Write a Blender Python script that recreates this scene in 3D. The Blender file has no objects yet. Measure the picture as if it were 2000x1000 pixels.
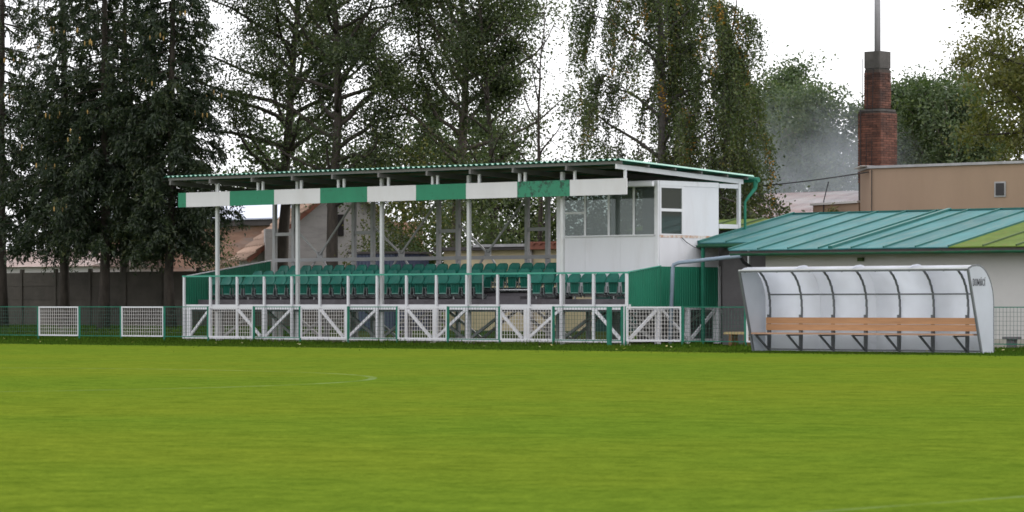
import bpy, math, random
import numpy as np
from mathutils import Vector, Matrix

R = math.radians
scene = bpy.context.scene
col = scene.collection

# ------------------------------------------------------------------ camera
cam = bpy.data.cameras.new('camera')
cam.sensor_width = 36.0
cam.lens = 6600.0 / 2000.0 * 36.0
cam.shift_y = 96.8 / 2000.0
cam.clip_end = 3000.0
camo = bpy.data.objects.new('camera', cam)
camo.location = (78.069, -70.245, 1.118)
camo.rotation_euler = (R(90), 0, R(42.479))
col.objects.link(camo)
scene.camera = camo
cam.dof.use_dof = True
cam.dof.focus_distance = 97.0
cam.dof.aperture_fstop = 7.1

# ------------------------------------------------------------------ light
SUN_EL, SUN_AZ = 42.0, 12.0          # azimuth clockwise from +Y
world = bpy.data.worlds.new('World')
scene.world = world
world.use_nodes = True
wn, wl = world.node_tree.nodes, world.node_tree.links
wn.clear()
sky = wn.new('ShaderNodeTexSky')
sky.sky_type = 'NISHITA'
sky.sun_disc = False
sky.sun_elevation = R(SUN_EL)
sky.sun_rotation = R(SUN_AZ)
sky.air_density = 1.0
sky.dust_density = 2.0
sky.ozone_density = 1.0
hs = wn.new('ShaderNodeHueSaturation')
hs.inputs['Saturation'].default_value = 0.22
bg = wn.new('ShaderNodeBackground')
bg.inputs['Strength'].default_value = 0.15
wo = wn.new('ShaderNodeOutputWorld')
wl.new(sky.outputs[0], hs.inputs['Color'])
veil = wn.new('ShaderNodeMix')          # even white cloud cover over the whole sky
veil.data_type = 'RGBA'
veil.inputs[0].default_value = 0.72
veil.inputs[7].default_value = (6.0, 6.0, 6.25, 1)
wl.new(hs.outputs[0], veil.inputs[6])
wl.new(veil.outputs[2], bg.inputs['Color'])
wl.new(bg.outputs[0], wo.inputs['Surface'])

sun = bpy.data.lights.new('sun', 'SUN')
sun.energy = 0.9
sun.angle = R(14)
sun.color = (1.0, 0.95, 0.87)
suno = bpy.data.objects.new('sun', sun)
sd = Vector((math.sin(R(SUN_AZ)) * math.cos(R(SUN_EL)), math.cos(R(SUN_AZ)) * math.cos(R(SUN_EL)), math.sin(R(SUN_EL))))
suno.rotation_euler = sd.to_track_quat('Z', 'Y').to_euler()
suno.location = (30, 0, 60)
col.objects.link(suno)

vs = scene.view_settings
vs.view_transform = 'Standard'
vs.look = 'None'
vs.exposure = 1.0
vs.gamma = 1.0
vs.use_curve_mapping = False
scene.render.engine = 'CYCLES'
scene.cycles.max_bounces = 6
scene.cycles.diffuse_bounces = 3
scene.cycles.transparent_max_bounces = 12
scene.cycles.volume_bounces = 1
scene.cycles.filter_width = 1.65

rng = np.random.default_rng(7)
random.seed(7)

# ------------------------------------------------------------------ materials
MATS = {}
def nmat(name):
    m = bpy.data.materials.new(name)
    m.use_nodes = True
    m.node_tree.nodes.clear()
    MATS[name] = m
    return m, m.node_tree.nodes, m.node_tree.links

def noise(n, l, scale, detail=4, rough=0.6, vec=None, stretch=None):
    t = n.new('ShaderNodeTexNoise')
    t.inputs['Scale'].default_value = scale
    t.inputs['Detail'].default_value = detail
    t.inputs['Roughness'].default_value = rough
    if vec is None:
        g = n.new('ShaderNodeNewGeometry')
        vec = g.outputs['Position']
    if stretch:
        mp = n.new('ShaderNodeMapping')
        mp.inputs['Scale'].default_value = stretch
        l.new(vec, mp.inputs['Vector'])
        vec = mp.outputs[0]
    l.new(vec, t.inputs['Vector'])
    return t.outputs['Fac']

def ramp(n, l, fac, stops):
    r = n.new('ShaderNodeValToRGB')
    e = r.color_ramp.elements
    while len(e) < len(stops):
        e.new(0.5)
    for k, (p, c) in enumerate(stops):
        e[k].position = p
        e[k].color = (c[0], c[1], c[2], 1) if not isinstance(c, (int, float)) else (c, c, c, 1)
    l.new(fac, r.inputs[0])
    return r.outputs[0]

def mixc(n, l, fac, a, b, mode='MIX'):
    m = n.new('ShaderNodeMix')
    m.data_type = 'RGBA'
    m.blend_type = mode
    for sock, v in ((m.inputs[0], fac), (m.inputs[6], a), (m.inputs[7], b)):
        if isinstance(v, (int, float)):
            sock.default_value = v
        elif isinstance(v, (tuple, list)):
            sock.default_value = (v[0], v[1], v[2], 1)
        else:
            l.new(v, sock)
    return m.outputs[2]

def sh(c, k):
    return tuple(min(1, x * k) for x in c[:3])

def paint(name, c, var=0.14, scale=2.5, rough=0.55, dirt=None, dirt_amt=0.0, dirt_scale=1.3, stretch=None, bump=0.0, bscale=30, island=0.0, metal=0.0, spec=0.4, dlo=0.5, dhi=0.75):
    """procedural painted / plastered / metal surface: tone variation, stains, fine relief"""
    m, n, l = nmat(name)
    p = n.new('ShaderNodeBsdfPrincipled')
    o = n.new('ShaderNodeOutputMaterial')
    f = noise(n, l, scale, 5, 0.65, stretch=stretch)
    base = ramp(n, l, f, [(0.3, sh(c, 1 - var)), (0.7, sh(c, 1 + var))])
    if island:
        g = n.new('ShaderNodeNewGeometry')
        oi = n.new('ShaderNodeObjectInfo')
        ad = n.new('ShaderNodeMath'); ad.operation = 'ADD'
        l.new(g.outputs['Random Per Island'], ad.inputs[0]); l.new(oi.outputs['Random'], ad.inputs[1])
        fr = n.new('ShaderNodeMath'); fr.operation = 'FRACT'
        l.new(ad.outputs[0], fr.inputs[0])
        v = ramp(n, l, fr.outputs[0], [(0, 1 - island), (1, 1 + island * 0.6)])
        base = mixc(n, l, 1.0, base, v, 'MULTIPLY')
    if dirt:
        d = noise(n, l, dirt_scale, 7, 0.72, stretch=stretch)
        dm = ramp(n, l, d, [(dlo, 0.0), (dhi, dirt_amt)])
        base = mixc(n, l, dm, base, dirt)
    l.new(base, p.inputs['Base Color'])
    p.inputs['Roughness'].default_value = rough
    p.inputs['Metallic'].default_value = metal
    p.inputs['Specular IOR Level'].default_value = spec
    if bump:
        b = n.new('ShaderNodeBump')
        b.inputs['Strength'].default_value = bump
        b.inputs['Distance'].default_value = 0.02
        l.new(noise(n, l, bscale, 3), b.inputs['Height'])
        l.new(b.outputs[0], p.inputs['Normal'])
    l.new(p.outputs[0], o.inputs[0])
    return m

def leafmat(name, stops, trans=0.35, tcol=(1.0, 1.15, 0.75)):
    """leaf colour picked per leaf, lit from both sides"""
    m, n, l = nmat(name)
    o = n.new('ShaderNodeOutputMaterial')
    g = n.new('ShaderNodeNewGeometry')
    big = noise(n, l, 0.8, 2)
    ad = n.new('ShaderNodeMath'); ad.operation = 'MULTIPLY_ADD'
    l.new(g.outputs['Random Per Island'], ad.inputs[0]); ad.inputs[1].default_value = 0.65
    sb = n.new('ShaderNodeMath'); sb.operation = 'MULTIPLY_ADD'
    l.new(big, sb.inputs[0]); sb.inputs[1].default_value = 0.9; sb.inputs[2].default_value = -0.27
    l.new(sb.outputs[0], ad.inputs[2])
    c = ramp(n, l, ad.outputs[0], stops)
    d = n.new('ShaderNodeBsdfDiffuse')
    t = n.new('ShaderNodeBsdfTranslucent')
    gl = n.new('ShaderNodeBsdfGlossy'); gl.inputs['Roughness'].default_value = 0.45
    gl.inputs['Color'].default_value = (1, 1, 1, 1)
    l.new(c, d.inputs[0])
    l.new(mixc(n, l, 1.0, c, tcol, 'MULTIPLY'), t.inputs[0])
    mx = n.new('ShaderNodeMixShader'); mx.inputs[0].default_value = trans
    l.new(d.outputs[0], mx.inputs[1]); l.new(t.outputs[0], mx.inputs[2])
    m2 = n.new('ShaderNodeMixShader'); m2.inputs[0].default_value = 0.025
    l.new(mx.outputs[0], m2.inputs[1]); l.new(gl.outputs[0], m2.inputs[2])
    l.new(m2.outputs[0], o.inputs[0])
    return m

CIRC = (34.9, -39.8, 9.15)
BOXX = 66.95
def grassmat(name, ca, cb, cc, trans, lines=True, island=0.5, soft=0.0):
    """turf colour in drifting patches; chalk line paint sits on the blades along the pitch markings"""
    m, n, l = nmat(name)
    o = n.new('ShaderNodeOutputMaterial')
    f1 = noise(n, l, 0.22, 4, 0.6)
    f2 = noise(n, l, 1.7, 6, 0.75)
    c = mixc(n, l, ramp(n, l, f1, [(0.35, 0.0), (0.65, 1.0)]), ca, cb)
    c = mixc(n, l, ramp(n, l, f2, [(0.45, 0.0), (0.75, 0.75)]), c, cc)
    g = n.new('ShaderNodeNewGeometry')
    if island:
        c = mixc(n, l, 1.0, c, ramp(n, l, g.outputs['Random Per Island'], [(0, 1 - island), (1, 1 + island * 0.6)]), 'MULTIPLY')
    if lines:
        sx = n.new('ShaderNodeSeparateXYZ'); l.new(g.outputs['Position'], sx.inputs[0])
        def M(op, a, b=None):
            k = n.new('ShaderNodeMath'); k.operation = op
            for s, v in ((k.inputs[0], a), (k.inputs[1], b)):
                if v is None: continue
                if isinstance(v, (int, float)): s.default_value = v
                else: l.new(v, s)
            return k.outputs[0]
        dx = M('SUBTRACT', sx.outputs[0], CIRC[0]); dy = M('SUBTRACT', sx.outputs[1], CIRC[1])
        rr = M('SQRT', M('ADD', M('MULTIPLY', dx, dx), M('MULTIPLY', dy, dy)))
        on1 = M('LESS_THAN', M('ABSOLUTE', M('SUBTRACT', rr, CIRC[2])), 0.07)
        on2 = M('LESS_THAN', M('ABSOLUTE', M('SUBTRACT', sx.outputs[0], BOXX)), 0.05)
        worn = ramp(n, l, noise(n, l, 0.5, 5, 0.7), [(0.36, 0.2), (0.6, 0.7)])
        on = M('MULTIPLY', M('MAXIMUM', on1, M('MULTIPLY', on2, 0.4)), worn)
        c = mixc(n, l, on, c, (0.26, 0.36, 0.24))
    d = n.new('ShaderNodeBsdfDiffuse'); l.new(c, d.inputs[0])
    if soft:
        mv = n.new('ShaderNodeMix'); mv.data_type = 'VECTOR'; mv.inputs[0].default_value = soft
        l.new(g.outputs['Normal'], mv.inputs[4]); mv.inputs[5].default_value = (0, 0, 1)
        nv = n.new('ShaderNodeVectorMath'); nv.operation = 'NORMALIZE'
        l.new(mv.outputs[1], nv.inputs[0]); l.new(nv.outputs[0], d.inputs['Normal'])
    if trans:
        t = n.new('ShaderNodeBsdfTranslucent'); l.new(c, t.inputs[0])
        mx = n.new('ShaderNodeMixShader'); mx.inputs[0].default_value = trans
        l.new(d.outputs[0], mx.inputs[1]); l.new(t.outputs[0], mx.inputs[2])
        l.new(mx.outputs[0], o.inputs[0])
    else:
        l.new(d.outputs[0], o.inputs[0])
    return m

def turfmat(name):
    """close-mown turf: drifting tone, tufts at several sizes, worn chalk lines, fine relief"""
    m, n, l = nmat(name)
    o = n.new('ShaderNodeOutputMaterial')
    g = n.new('ShaderNodeNewGeometry')
    def M(op, a, b=None):
        k = n.new('ShaderNodeMath'); k.operation = op
        for s_, v in ((k.inputs[0], a), (k.inputs[1], b)):
            if v is None: continue
            if isinstance(v, (int, float)): s_.default_value = v
            else: l.new(v, s_)
        return k.outputs[0]
    drift = noise(n, l, 0.11, 3, 0.55)
    tuft = noise(n, l, 1.3, 9, 0.78)
    fine = noise(n, l, 14.0, 7, 0.85)
    c = mixc(n, l, ramp(n, l, drift, [(0.35, 0.0), (0.65, 1.0)]), TURF_A, TURF_B)
    c = mixc(n, l, 1.0, c, ramp(n, l, tuft, [(0.3, (0.70, 0.76, 0.7)), (0.5, (1, 1, 1)), (0.7, (1.26, 1.2, 1.15))]), 'MULTIPLY')
    mid = noise(n, l, 3.2, 3, 0.6)
    c = mixc(n, l, 1.0, c, ramp(n, l, mid, [(0.3, (0.84, 0.86, 0.84)), (0.7, (1.15, 1.12, 1.12))]), 'MULTIPLY')
    c = mixc(n, l, 1.0, c, ramp(n, l, fine, [(0.32, (0.6, 0.64, 0.6)), (0.68, (1.4, 1.36, 1.36))]), 'MULTIPLY')
    sx = n.new('ShaderNodeSeparateXYZ'); l.new(g.outputs['Position'], sx.inputs[0])
    dx = M('SUBTRACT', sx.outputs[0], CIRC[0]); dy = M('SUBTRACT', sx.outputs[1], CIRC[1])
    rr = M('SQRT', M('ADD', M('MULTIPLY', dx, dx), M('MULTIPLY', dy, dy)))
    on1 = M('LESS_THAN', M('ABSOLUTE', M('SUBTRACT', rr, CIRC[2])), 0.065)
    on2 = M('LESS_THAN', M('ABSOLUTE', M('SUBTRACT', sx.outputs[0], BOXX)), 0.05)
    worn = ramp(n, l, noise(n, l, 0.6, 6, 0.75), [(0.38, 0.05), (0.62, 0.38)])
    on = M('MULTIPLY', M('MAXIMUM', on1, M('MULTIPLY', on2, 0.7)), worn)
    c = mixc(n, l, on, c, (0.22, 0.28, 0.17))
    d = n.new('ShaderNodeBsdfDiffuse'); l.new(c, d.inputs[0])
    b = n.new('ShaderNodeBump'); b.inputs['Strength'].default_value = 0.25; b.inputs['Distance'].default_value = 0.02
    l.new(noise(n, l, 22, 5, 0.7), b.inputs['Height']); l.new(b.outputs[0], d.inputs['Normal'])
    l.new(d.outputs[0], o.inputs[0])
    return m
TURF_A, TURF_B = (0.078, 0.124, 0.0122), (0.096, 0.131, 0.0128)

def glassmat(name, tint=(0.55, 0.62, 0.6), refl=0.10):
    m, n, l = nmat(name)
    o = n.new('ShaderNodeOutputMaterial')
    t = n.new('ShaderNodeBsdfTransparent'); t.inputs[0].default_value = (*tint, 1)
    g = n.new('ShaderNodeBsdfGlossy'); g.inputs['Roughness'].default_value = 0.06
    g.inputs['Color'].default_value = (0.75, 0.8, 0.8, 1)
    d = n.new('ShaderNodeBsdfDiffuse'); d.inputs[0].default_value = (0.16, 0.18, 0.17, 1)
    lw = n.new('ShaderNodeLayerWeight'); lw.inputs[0].default_value = 0.25
    ad = n.new('ShaderNodeMath'); ad.operation = 'MULTIPLY_ADD'
    l.new(lw.outputs['Fresnel'], ad.inputs[0]); ad.inputs[1].default_value = 0.8; ad.inputs[2].default_value = refl * 0.4
    dm = n.new('ShaderNodeMixShader'); dm.inputs[0].default_value = 0.3
    l.new(t.outputs[0], dm.inputs[1]); l.new(d.outputs[0], dm.inputs[2])
    mx = n.new('ShaderNodeMixShader')
    l.new(ad.outputs[0], mx.inputs[0]); l.new(dm.outputs[0], mx.inputs[1]); l.new(g.outputs[0], mx.inputs[2])
    l.new(mx.outputs[0], o.inputs[0])
    return m

WHITE = paint('white_paint', (0.66, 0.66, 0.68), 0.05, 2.0, 0.5, (0.36, 0.31, 0.26), 0.5, 2.2, dlo=0.58, dhi=0.82)
COLW = paint('column_paint', (0.55, 0.56, 0.56), 0.08, 1.5, 0.55, (0.33, 0.3, 0.26), 0.5, 2.0, stretch=(1, 1, 0.4))
WHITEB = paint('white_board', (0.64, 0.63, 0.64), 0.05, 1.2, 0.55, (0.5, 0.46, 0.42), 0.35, 1.1, stretch=(1, 1, 0.35))
BOOTHW = paint('booth_white', (0.66, 0.66, 0.69), 0.05, 1.0, 0.45, (0.5, 0.47, 0.46), 0.35, 1.4, stretch=(1.5, 1.5, 0.3))
BOOTHRUST = paint('booth_rusty_seam', (0.62, 0.58, 0.55), 0.1, 3, 0.7, (0.42, 0.2, 0.09), 0.95, 5.0, dlo=0.45, dhi=0.62)
GREENB = paint('green_board', (0.016, 0.20, 0.105), 0.09, 2.0, 0.6, (0.012, 0.05, 0.03), 0.6, 6.0, dlo=0.58, dhi=0.72)
GREEND = paint('green_board_scuffed', (0.022, 0.21, 0.115), 0.1, 2.0, 0.5, (0.01, 0.035, 0.022), 0.9, 4.5, dlo=0.5, dhi=0.6)
GREENP = paint('green_sheet', (0.012, 0.165, 0.095), 0.1, 1.6, 0.45, (0.01, 0.09, 0.05), 0.5, 1.4, stretch=(1, 1, 0.25))
GREENRAIL = paint('green_rail', (0.05, 0.30, 0.21), 0.1, 3, 0.5)
GREENPOST = paint('green_post', (0.02, 0.165, 0.105), 0.2, 3, 0.6, spec=0.25)
GREENGUT = paint('green_gutter', (0.015, 0.10, 0.05), 0.25, 3, 0.5, (0.05, 0.06, 0.02), 0.6, 2.0)
ROOFG = paint('roof_green_sheet', (0.03, 0.23, 0.17), 0.12, 1.5, 0.45, (0.05, 0.09, 0.06), 0.4, 2)
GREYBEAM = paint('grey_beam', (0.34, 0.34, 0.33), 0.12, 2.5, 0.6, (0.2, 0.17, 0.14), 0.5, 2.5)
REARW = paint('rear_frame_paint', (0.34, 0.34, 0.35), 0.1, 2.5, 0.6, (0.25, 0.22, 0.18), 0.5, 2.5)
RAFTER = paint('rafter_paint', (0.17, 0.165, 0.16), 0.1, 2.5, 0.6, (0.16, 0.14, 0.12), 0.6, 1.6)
SEAT = paint('seat_plastic', (0.008, 0.135, 0.10), 0.14, 1.0, 0.5, (0.01, 0.05, 0.04), 0.6, 4, island=0.14, spec=0.25)
SEATP = paint('seat_pan_plastic', (0.006, 0.118, 0.085), 0.14, 1.0, 0.5, (0.006, 0.04, 0.03), 0.5, 4, island=0.14, spec=0.25)
SEATRIM = paint('seat_rim', (0.13, 0.28, 0.24), 0.1, 2, 0.45)
BRKT = paint('bracket_grey', (0.16, 0.18, 0.18), 0.2, 4, 0.6)
STEEL = paint('galvanised_steel', (0.28, 0.29, 0.29), 0.15, 4, 0.45)
DARKST = paint('dark_steel', (0.05, 0.05, 0.055), 0.2, 4, 0.5)
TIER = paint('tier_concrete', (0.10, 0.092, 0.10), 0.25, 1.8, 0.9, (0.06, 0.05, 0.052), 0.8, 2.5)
CONC = paint('foot_concrete', (0.4, 0.37, 0.32), 0.2, 5, 0.9, bump=0.4)
WALLC = paint('panel_concrete', (0.078, 0.068, 0.056), 0.2, 1.2, 0.9, (0.03, 0.028, 0.022), 0.75, 0.9, bump=0.4, bscale=14, island=0.16)
WIREW = paint('white_wire', (0.62, 0.6, 0.58), 0.12, 5, 0.5, (0.3, 0.2, 0.14), 0.4, 3)
WIREG = paint('green_wire', (0.045, 0.11, 0.085), 0.15, 5, 0.5)
DUGF = paint('dugout_frame', (0.13, 0.14, 0.15), 0.12, 3, 0.45)
PLANK = paint('bench_plank', (0.48, 0.25, 0.12), 0.18, 3.0, 0.5, (0.3, 0.12, 0.05), 0.6, 5.0, stretch=(0.35, 6, 6))
PLANKL = paint('bench_seat_plank', (0.42, 0.25, 0.16), 0.2, 3.0, 0.6, (0.25, 0.15, 0.1), 0.6, 5.0, stretch=(0.35, 6, 6))
LETTER = paint('lettering_black', (0.012, 0.012, 0.016), 0.1, 5, 0.5)
TEAL = paint('teal_roof_sheet', (0.04, 0.15, 0.155), 0.24, 0.9, 0.6, (0.14, 0.19, 0.165), 0.8, 1.9, stretch=(1.5, 0.5, 1), island=0.2, spec=0.2)
TEALS = paint('teal_roof_seam', (0.018, 0.12, 0.105), 0.15, 2, 0.5)
OLIVE = paint('mossy_roof_sheet', (0.095, 0.145, 0.026), 0.2, 1.6, 0.8, (0.14, 0.12, 0.035), 0.8, 2.6, island=0.1, spec=0.1)
OLIVES = paint('mossy_roof_seam', (0.06, 0.1, 0.03), 0.2, 2, 0.7)
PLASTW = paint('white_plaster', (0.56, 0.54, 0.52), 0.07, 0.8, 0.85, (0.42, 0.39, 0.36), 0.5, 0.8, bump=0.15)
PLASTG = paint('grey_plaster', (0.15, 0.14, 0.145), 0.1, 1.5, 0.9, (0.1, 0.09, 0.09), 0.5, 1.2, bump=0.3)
BEIGE = paint('beige_render', (0.31, 0.215, 0.152), 0.07, 1.0, 0.9, (0.27, 0.18, 0.12), 0.55, 0.9, stretch=(1, 1, 0.3), bump=0.25)
COPING = paint('coping_sheet', (0.32, 0.31, 0.32), 0.2, 3, 0.5)
COPINGW = paint('coping_white', (0.62, 0.6, 0.58), 0.1, 3, 0.5)
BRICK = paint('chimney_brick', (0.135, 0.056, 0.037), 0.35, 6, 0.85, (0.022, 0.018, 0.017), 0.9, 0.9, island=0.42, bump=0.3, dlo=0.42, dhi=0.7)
MORTAR = paint('chimney_mortar', (0.06, 0.047, 0.04), 0.25, 6, 0.95, (0.04, 0.03, 0.03), 0.8, 1.0)
SOOT = paint('sooty_concrete', (0.085, 0.078, 0.072), 0.3, 3, 0.95, (0.035, 0.036, 0.03), 0.8, 2.0, bump=0.5)
FLUE = paint('flue_steel', (0.30, 0.29, 0.30), 0.12, 2, 0.4, (0.14, 0.12, 0.12), 0.5, 1.5)
RUSTROOF = paint('rusty_hall_roof', (0.21, 0.125, 0.11), 0.2, 0.7, 0.75, (0.30, 0.28, 0.28), 0.85, 0.5, stretch=(0.5, 1.4, 1.4), dlo=0.42, dhi=0.62)
TILE = paint('roof_tile', (0.50, 0.35, 0.27), 0.2, 1.6, 0.85, (0.2, 0.14, 0.1), 0.75, 1.6, island=0.25)
GABLE = paint('gable_plaster', (0.43, 0.395, 0.39), 0.08, 0.7, 0.95, (0.22, 0.2, 0.2), 0.65, 1.1, stretch=(1, 1, 3.5), bump=0.8, bscale=5)
BRICKW = paint('old_brick_wall', (0.34, 0.2, 0.145), 0.25, 2.0, 0.9, (0.34, 0.33, 0.33), 0.9, 0.9, stretch=(0.4, 0.4, 2.2), bump=0.4)
PALEROOF = paint('pale_metal_roof', (0.52, 0.55, 0.66), 0.05, 1, 0.4)
GARAGE = paint('garage_plaster', (0.56, 0.47, 0.29), 0.16, 0.8, 0.9, (0.5, 0.4, 0.33), 0.75, 0.7, bump=0.3, stretch=(1, 1, 0.5))
GARROOF = paint('garage_roof', (0.06, 0.052, 0.05), 0.2, 2, 0.8)
RUSTEDGE = paint('rusty_edge', (0.2, 0.075, 0.05), 0.35, 3, 0.85)
BLUEG = paint('blue_grey_sheet', (0.05, 0.06, 0.105), 0.15, 2, 0.6)
COTROOF = paint('cottage_roof', (0.27, 0.2, 0.18), 0.2, 1.5, 0.9, (0.4, 0.38, 0.36), 0.8, 1.2)
DARKWIN = paint('dark_opening', (0.02, 0.016, 0.018), 0.1, 3, 0.3)
INTER = paint('booth_inside', (0.26, 0.29, 0.28), 0.1, 1, 0.8)
CABLE = paint('cable_black', (0.02, 0.02, 0.022), 0.1, 4, 0.6)
PIPE = paint('blue_grey_pipe', (0.24, 0.30, 0.37), 0.1, 2, 0.4, (0.2, 0.22, 0.25), 0.4, 2)
BROWNB = paint('brown_bench', (0.2, 0.1, 0.045), 0.2, 4, 0.7)
YELLOWB = paint('yellow_plank', (0.5, 0.36, 0.17), 0.15, 4, 0.6)
DOORG = paint('dark_green_store_door', (0.006, 0.05, 0.042), 0.2, 1.5, 0.6)
BARK = paint('bark_dark', (0.055, 0.045, 0.037), 0.35, 7, 0.95, stretch=(1, 1, 0.3), bump=0.8, bscale=18)
BARKG = paint('bark_grey', (0.13, 0.105, 0.09), 0.35, 7, 0.95, stretch=(1, 1, 0.3), bump=0.8, bscale=18)
BARKB = paint('bark_birch', (0.09, 0.08, 0.072), 0.3, 5, 0.9, (0.03, 0.028, 0.026), 0.9, 3, stretch=(1, 1, 2))
CONE = paint('spruce_cone', (0.42, 0.27, 0.09), 0.25, 3, 0.8, island=0.3)
GLASS = glassmat('booth_glass')
DIRT = paint('bare_soil', (0.085, 0.06, 0.042), 0.3, 2.5, 0.95, (0.03, 0.05, 0.014), 0.8, 1.2, bump=0.6)

PITCH = turfmat('pitch_turf')
VERGE = grassmat('verge_blade', (0.050, 0.105, 0.012), (0.075, 0.125, 0.014), (0.038, 0.07, 0.012), 0.35, False, 0.5)
ROUGH = grassmat('rough_ground', (0.035, 0.062, 0.014), (0.05, 0.05, 0.024), (0.045, 0.075, 0.014), 0.0, False, 0.0)
LEAFD = leafmat('leaf_fallen', [(0, (0.25, 0.2, 0.05)), (0.5, (0.4, 0.36, 0.14)), (1, (0.5, 0.46, 0.3))], 0.2)

L_SPR = leafmat('spruce_needles', [(0, (0.014, 0.024, 0.015)), (0.5, (0.031, 0.049, 0.024)), (0.85, (0.056, 0.074, 0.026)), (1, (0.095, 0.095, 0.028))], 0.34)
L_BRD = leafmat('broad_leaves', [(0, (0.027, 0.040, 0.021)), (0.5, (0.058, 0.080, 0.033)), (0.85, (0.10, 0.122, 0.042)), (1, (0.18, 0.155, 0.04))], 0.4)
L_BRL = leafmat('broad_leaves_light', [(0, (0.038, 0.054, 0.025)), (0.5, (0.078, 0.105, 0.039)), (0.85, (0.125, 0.147, 0.048)), (1, (0.2, 0.165, 0.045))], 0.4)
L_BIR = leafmat('birch_leaves', [(0, (0.034, 0.052, 0.021)), (0.5, (0.078, 0.112, 0.037)), (0.9, (0.12, 0.13, 0.03)), (0.97, (0.17, 0.14, 0.03)), (1, (0.36, 0.17, 0.02))], 0.3)
L_BIO = leafmat('birch_leaves_orange', [(0, (0.2, 0.11, 0.012)), (1, (0.42, 0.22, 0.02))], 0.35)
L_FAR = leafmat('far_leaves', [(0, (0.045, 0.072, 0.038)), (0.5, (0.08, 0.115, 0.05)), (1, (0.13, 0.16, 0.06))], 0.3)
L_FARY = leafmat('far_leaves_yellow', [(0, (0.055, 0.066, 0.018)), (0.5, (0.11, 0.12, 0.026)), (1, (0.18, 0.16, 0.034))], 0.32)
L_BUSH = leafmat('bush_leaves', [(0, (0.02, 0.036, 0.014)), (0.5, (0.05, 0.08, 0.023)), (1, (0.095, 0.125, 0.03))], 0.3)
L_BUSHY = leafmat('bush_leaves_yellow', [(0, (0.05, 0.065, 0.015)), (0.5, (0.10, 0.115, 0.022)), (1, (0.18, 0.15, 0.03))], 0.32)

# dugout sheet: white plastic that lets some light through
def sheetmat(name, c, tr):
    m, n, l = nmat(name)
    o = n.new('ShaderNodeOutputMaterial')
    base = ramp(n, l, noise(n, l, 1.2, 5), [(0.3, sh(c, 0.94)), (0.7, sh(c, 1.05))])
    p = n.new('ShaderNodeBsdfPrincipled'); p.inputs['Roughness'].default_value = 0.35
    l.new(base, p.inputs['Base Color'])
    t = n.new('ShaderNodeBsdfTranslucent'); l.new(base, t.inputs[0])
    mx = n.new('ShaderNodeMixShader'); mx.inputs[0].default_value = tr
    l.new(p.outputs[0], mx.inputs[1]); l.new(t.outputs[0], mx.inputs[2]); l.new(mx.outputs[0], o.inputs[0])
    return m
DUGSHEET = sheetmat('dugout_sheet', (0.77, 0.79, 0.84), 0.58)
DUGSIDE = sheetmat('dugout_end_sheet', (0.66, 0.69, 0.74), 0.4)

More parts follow.
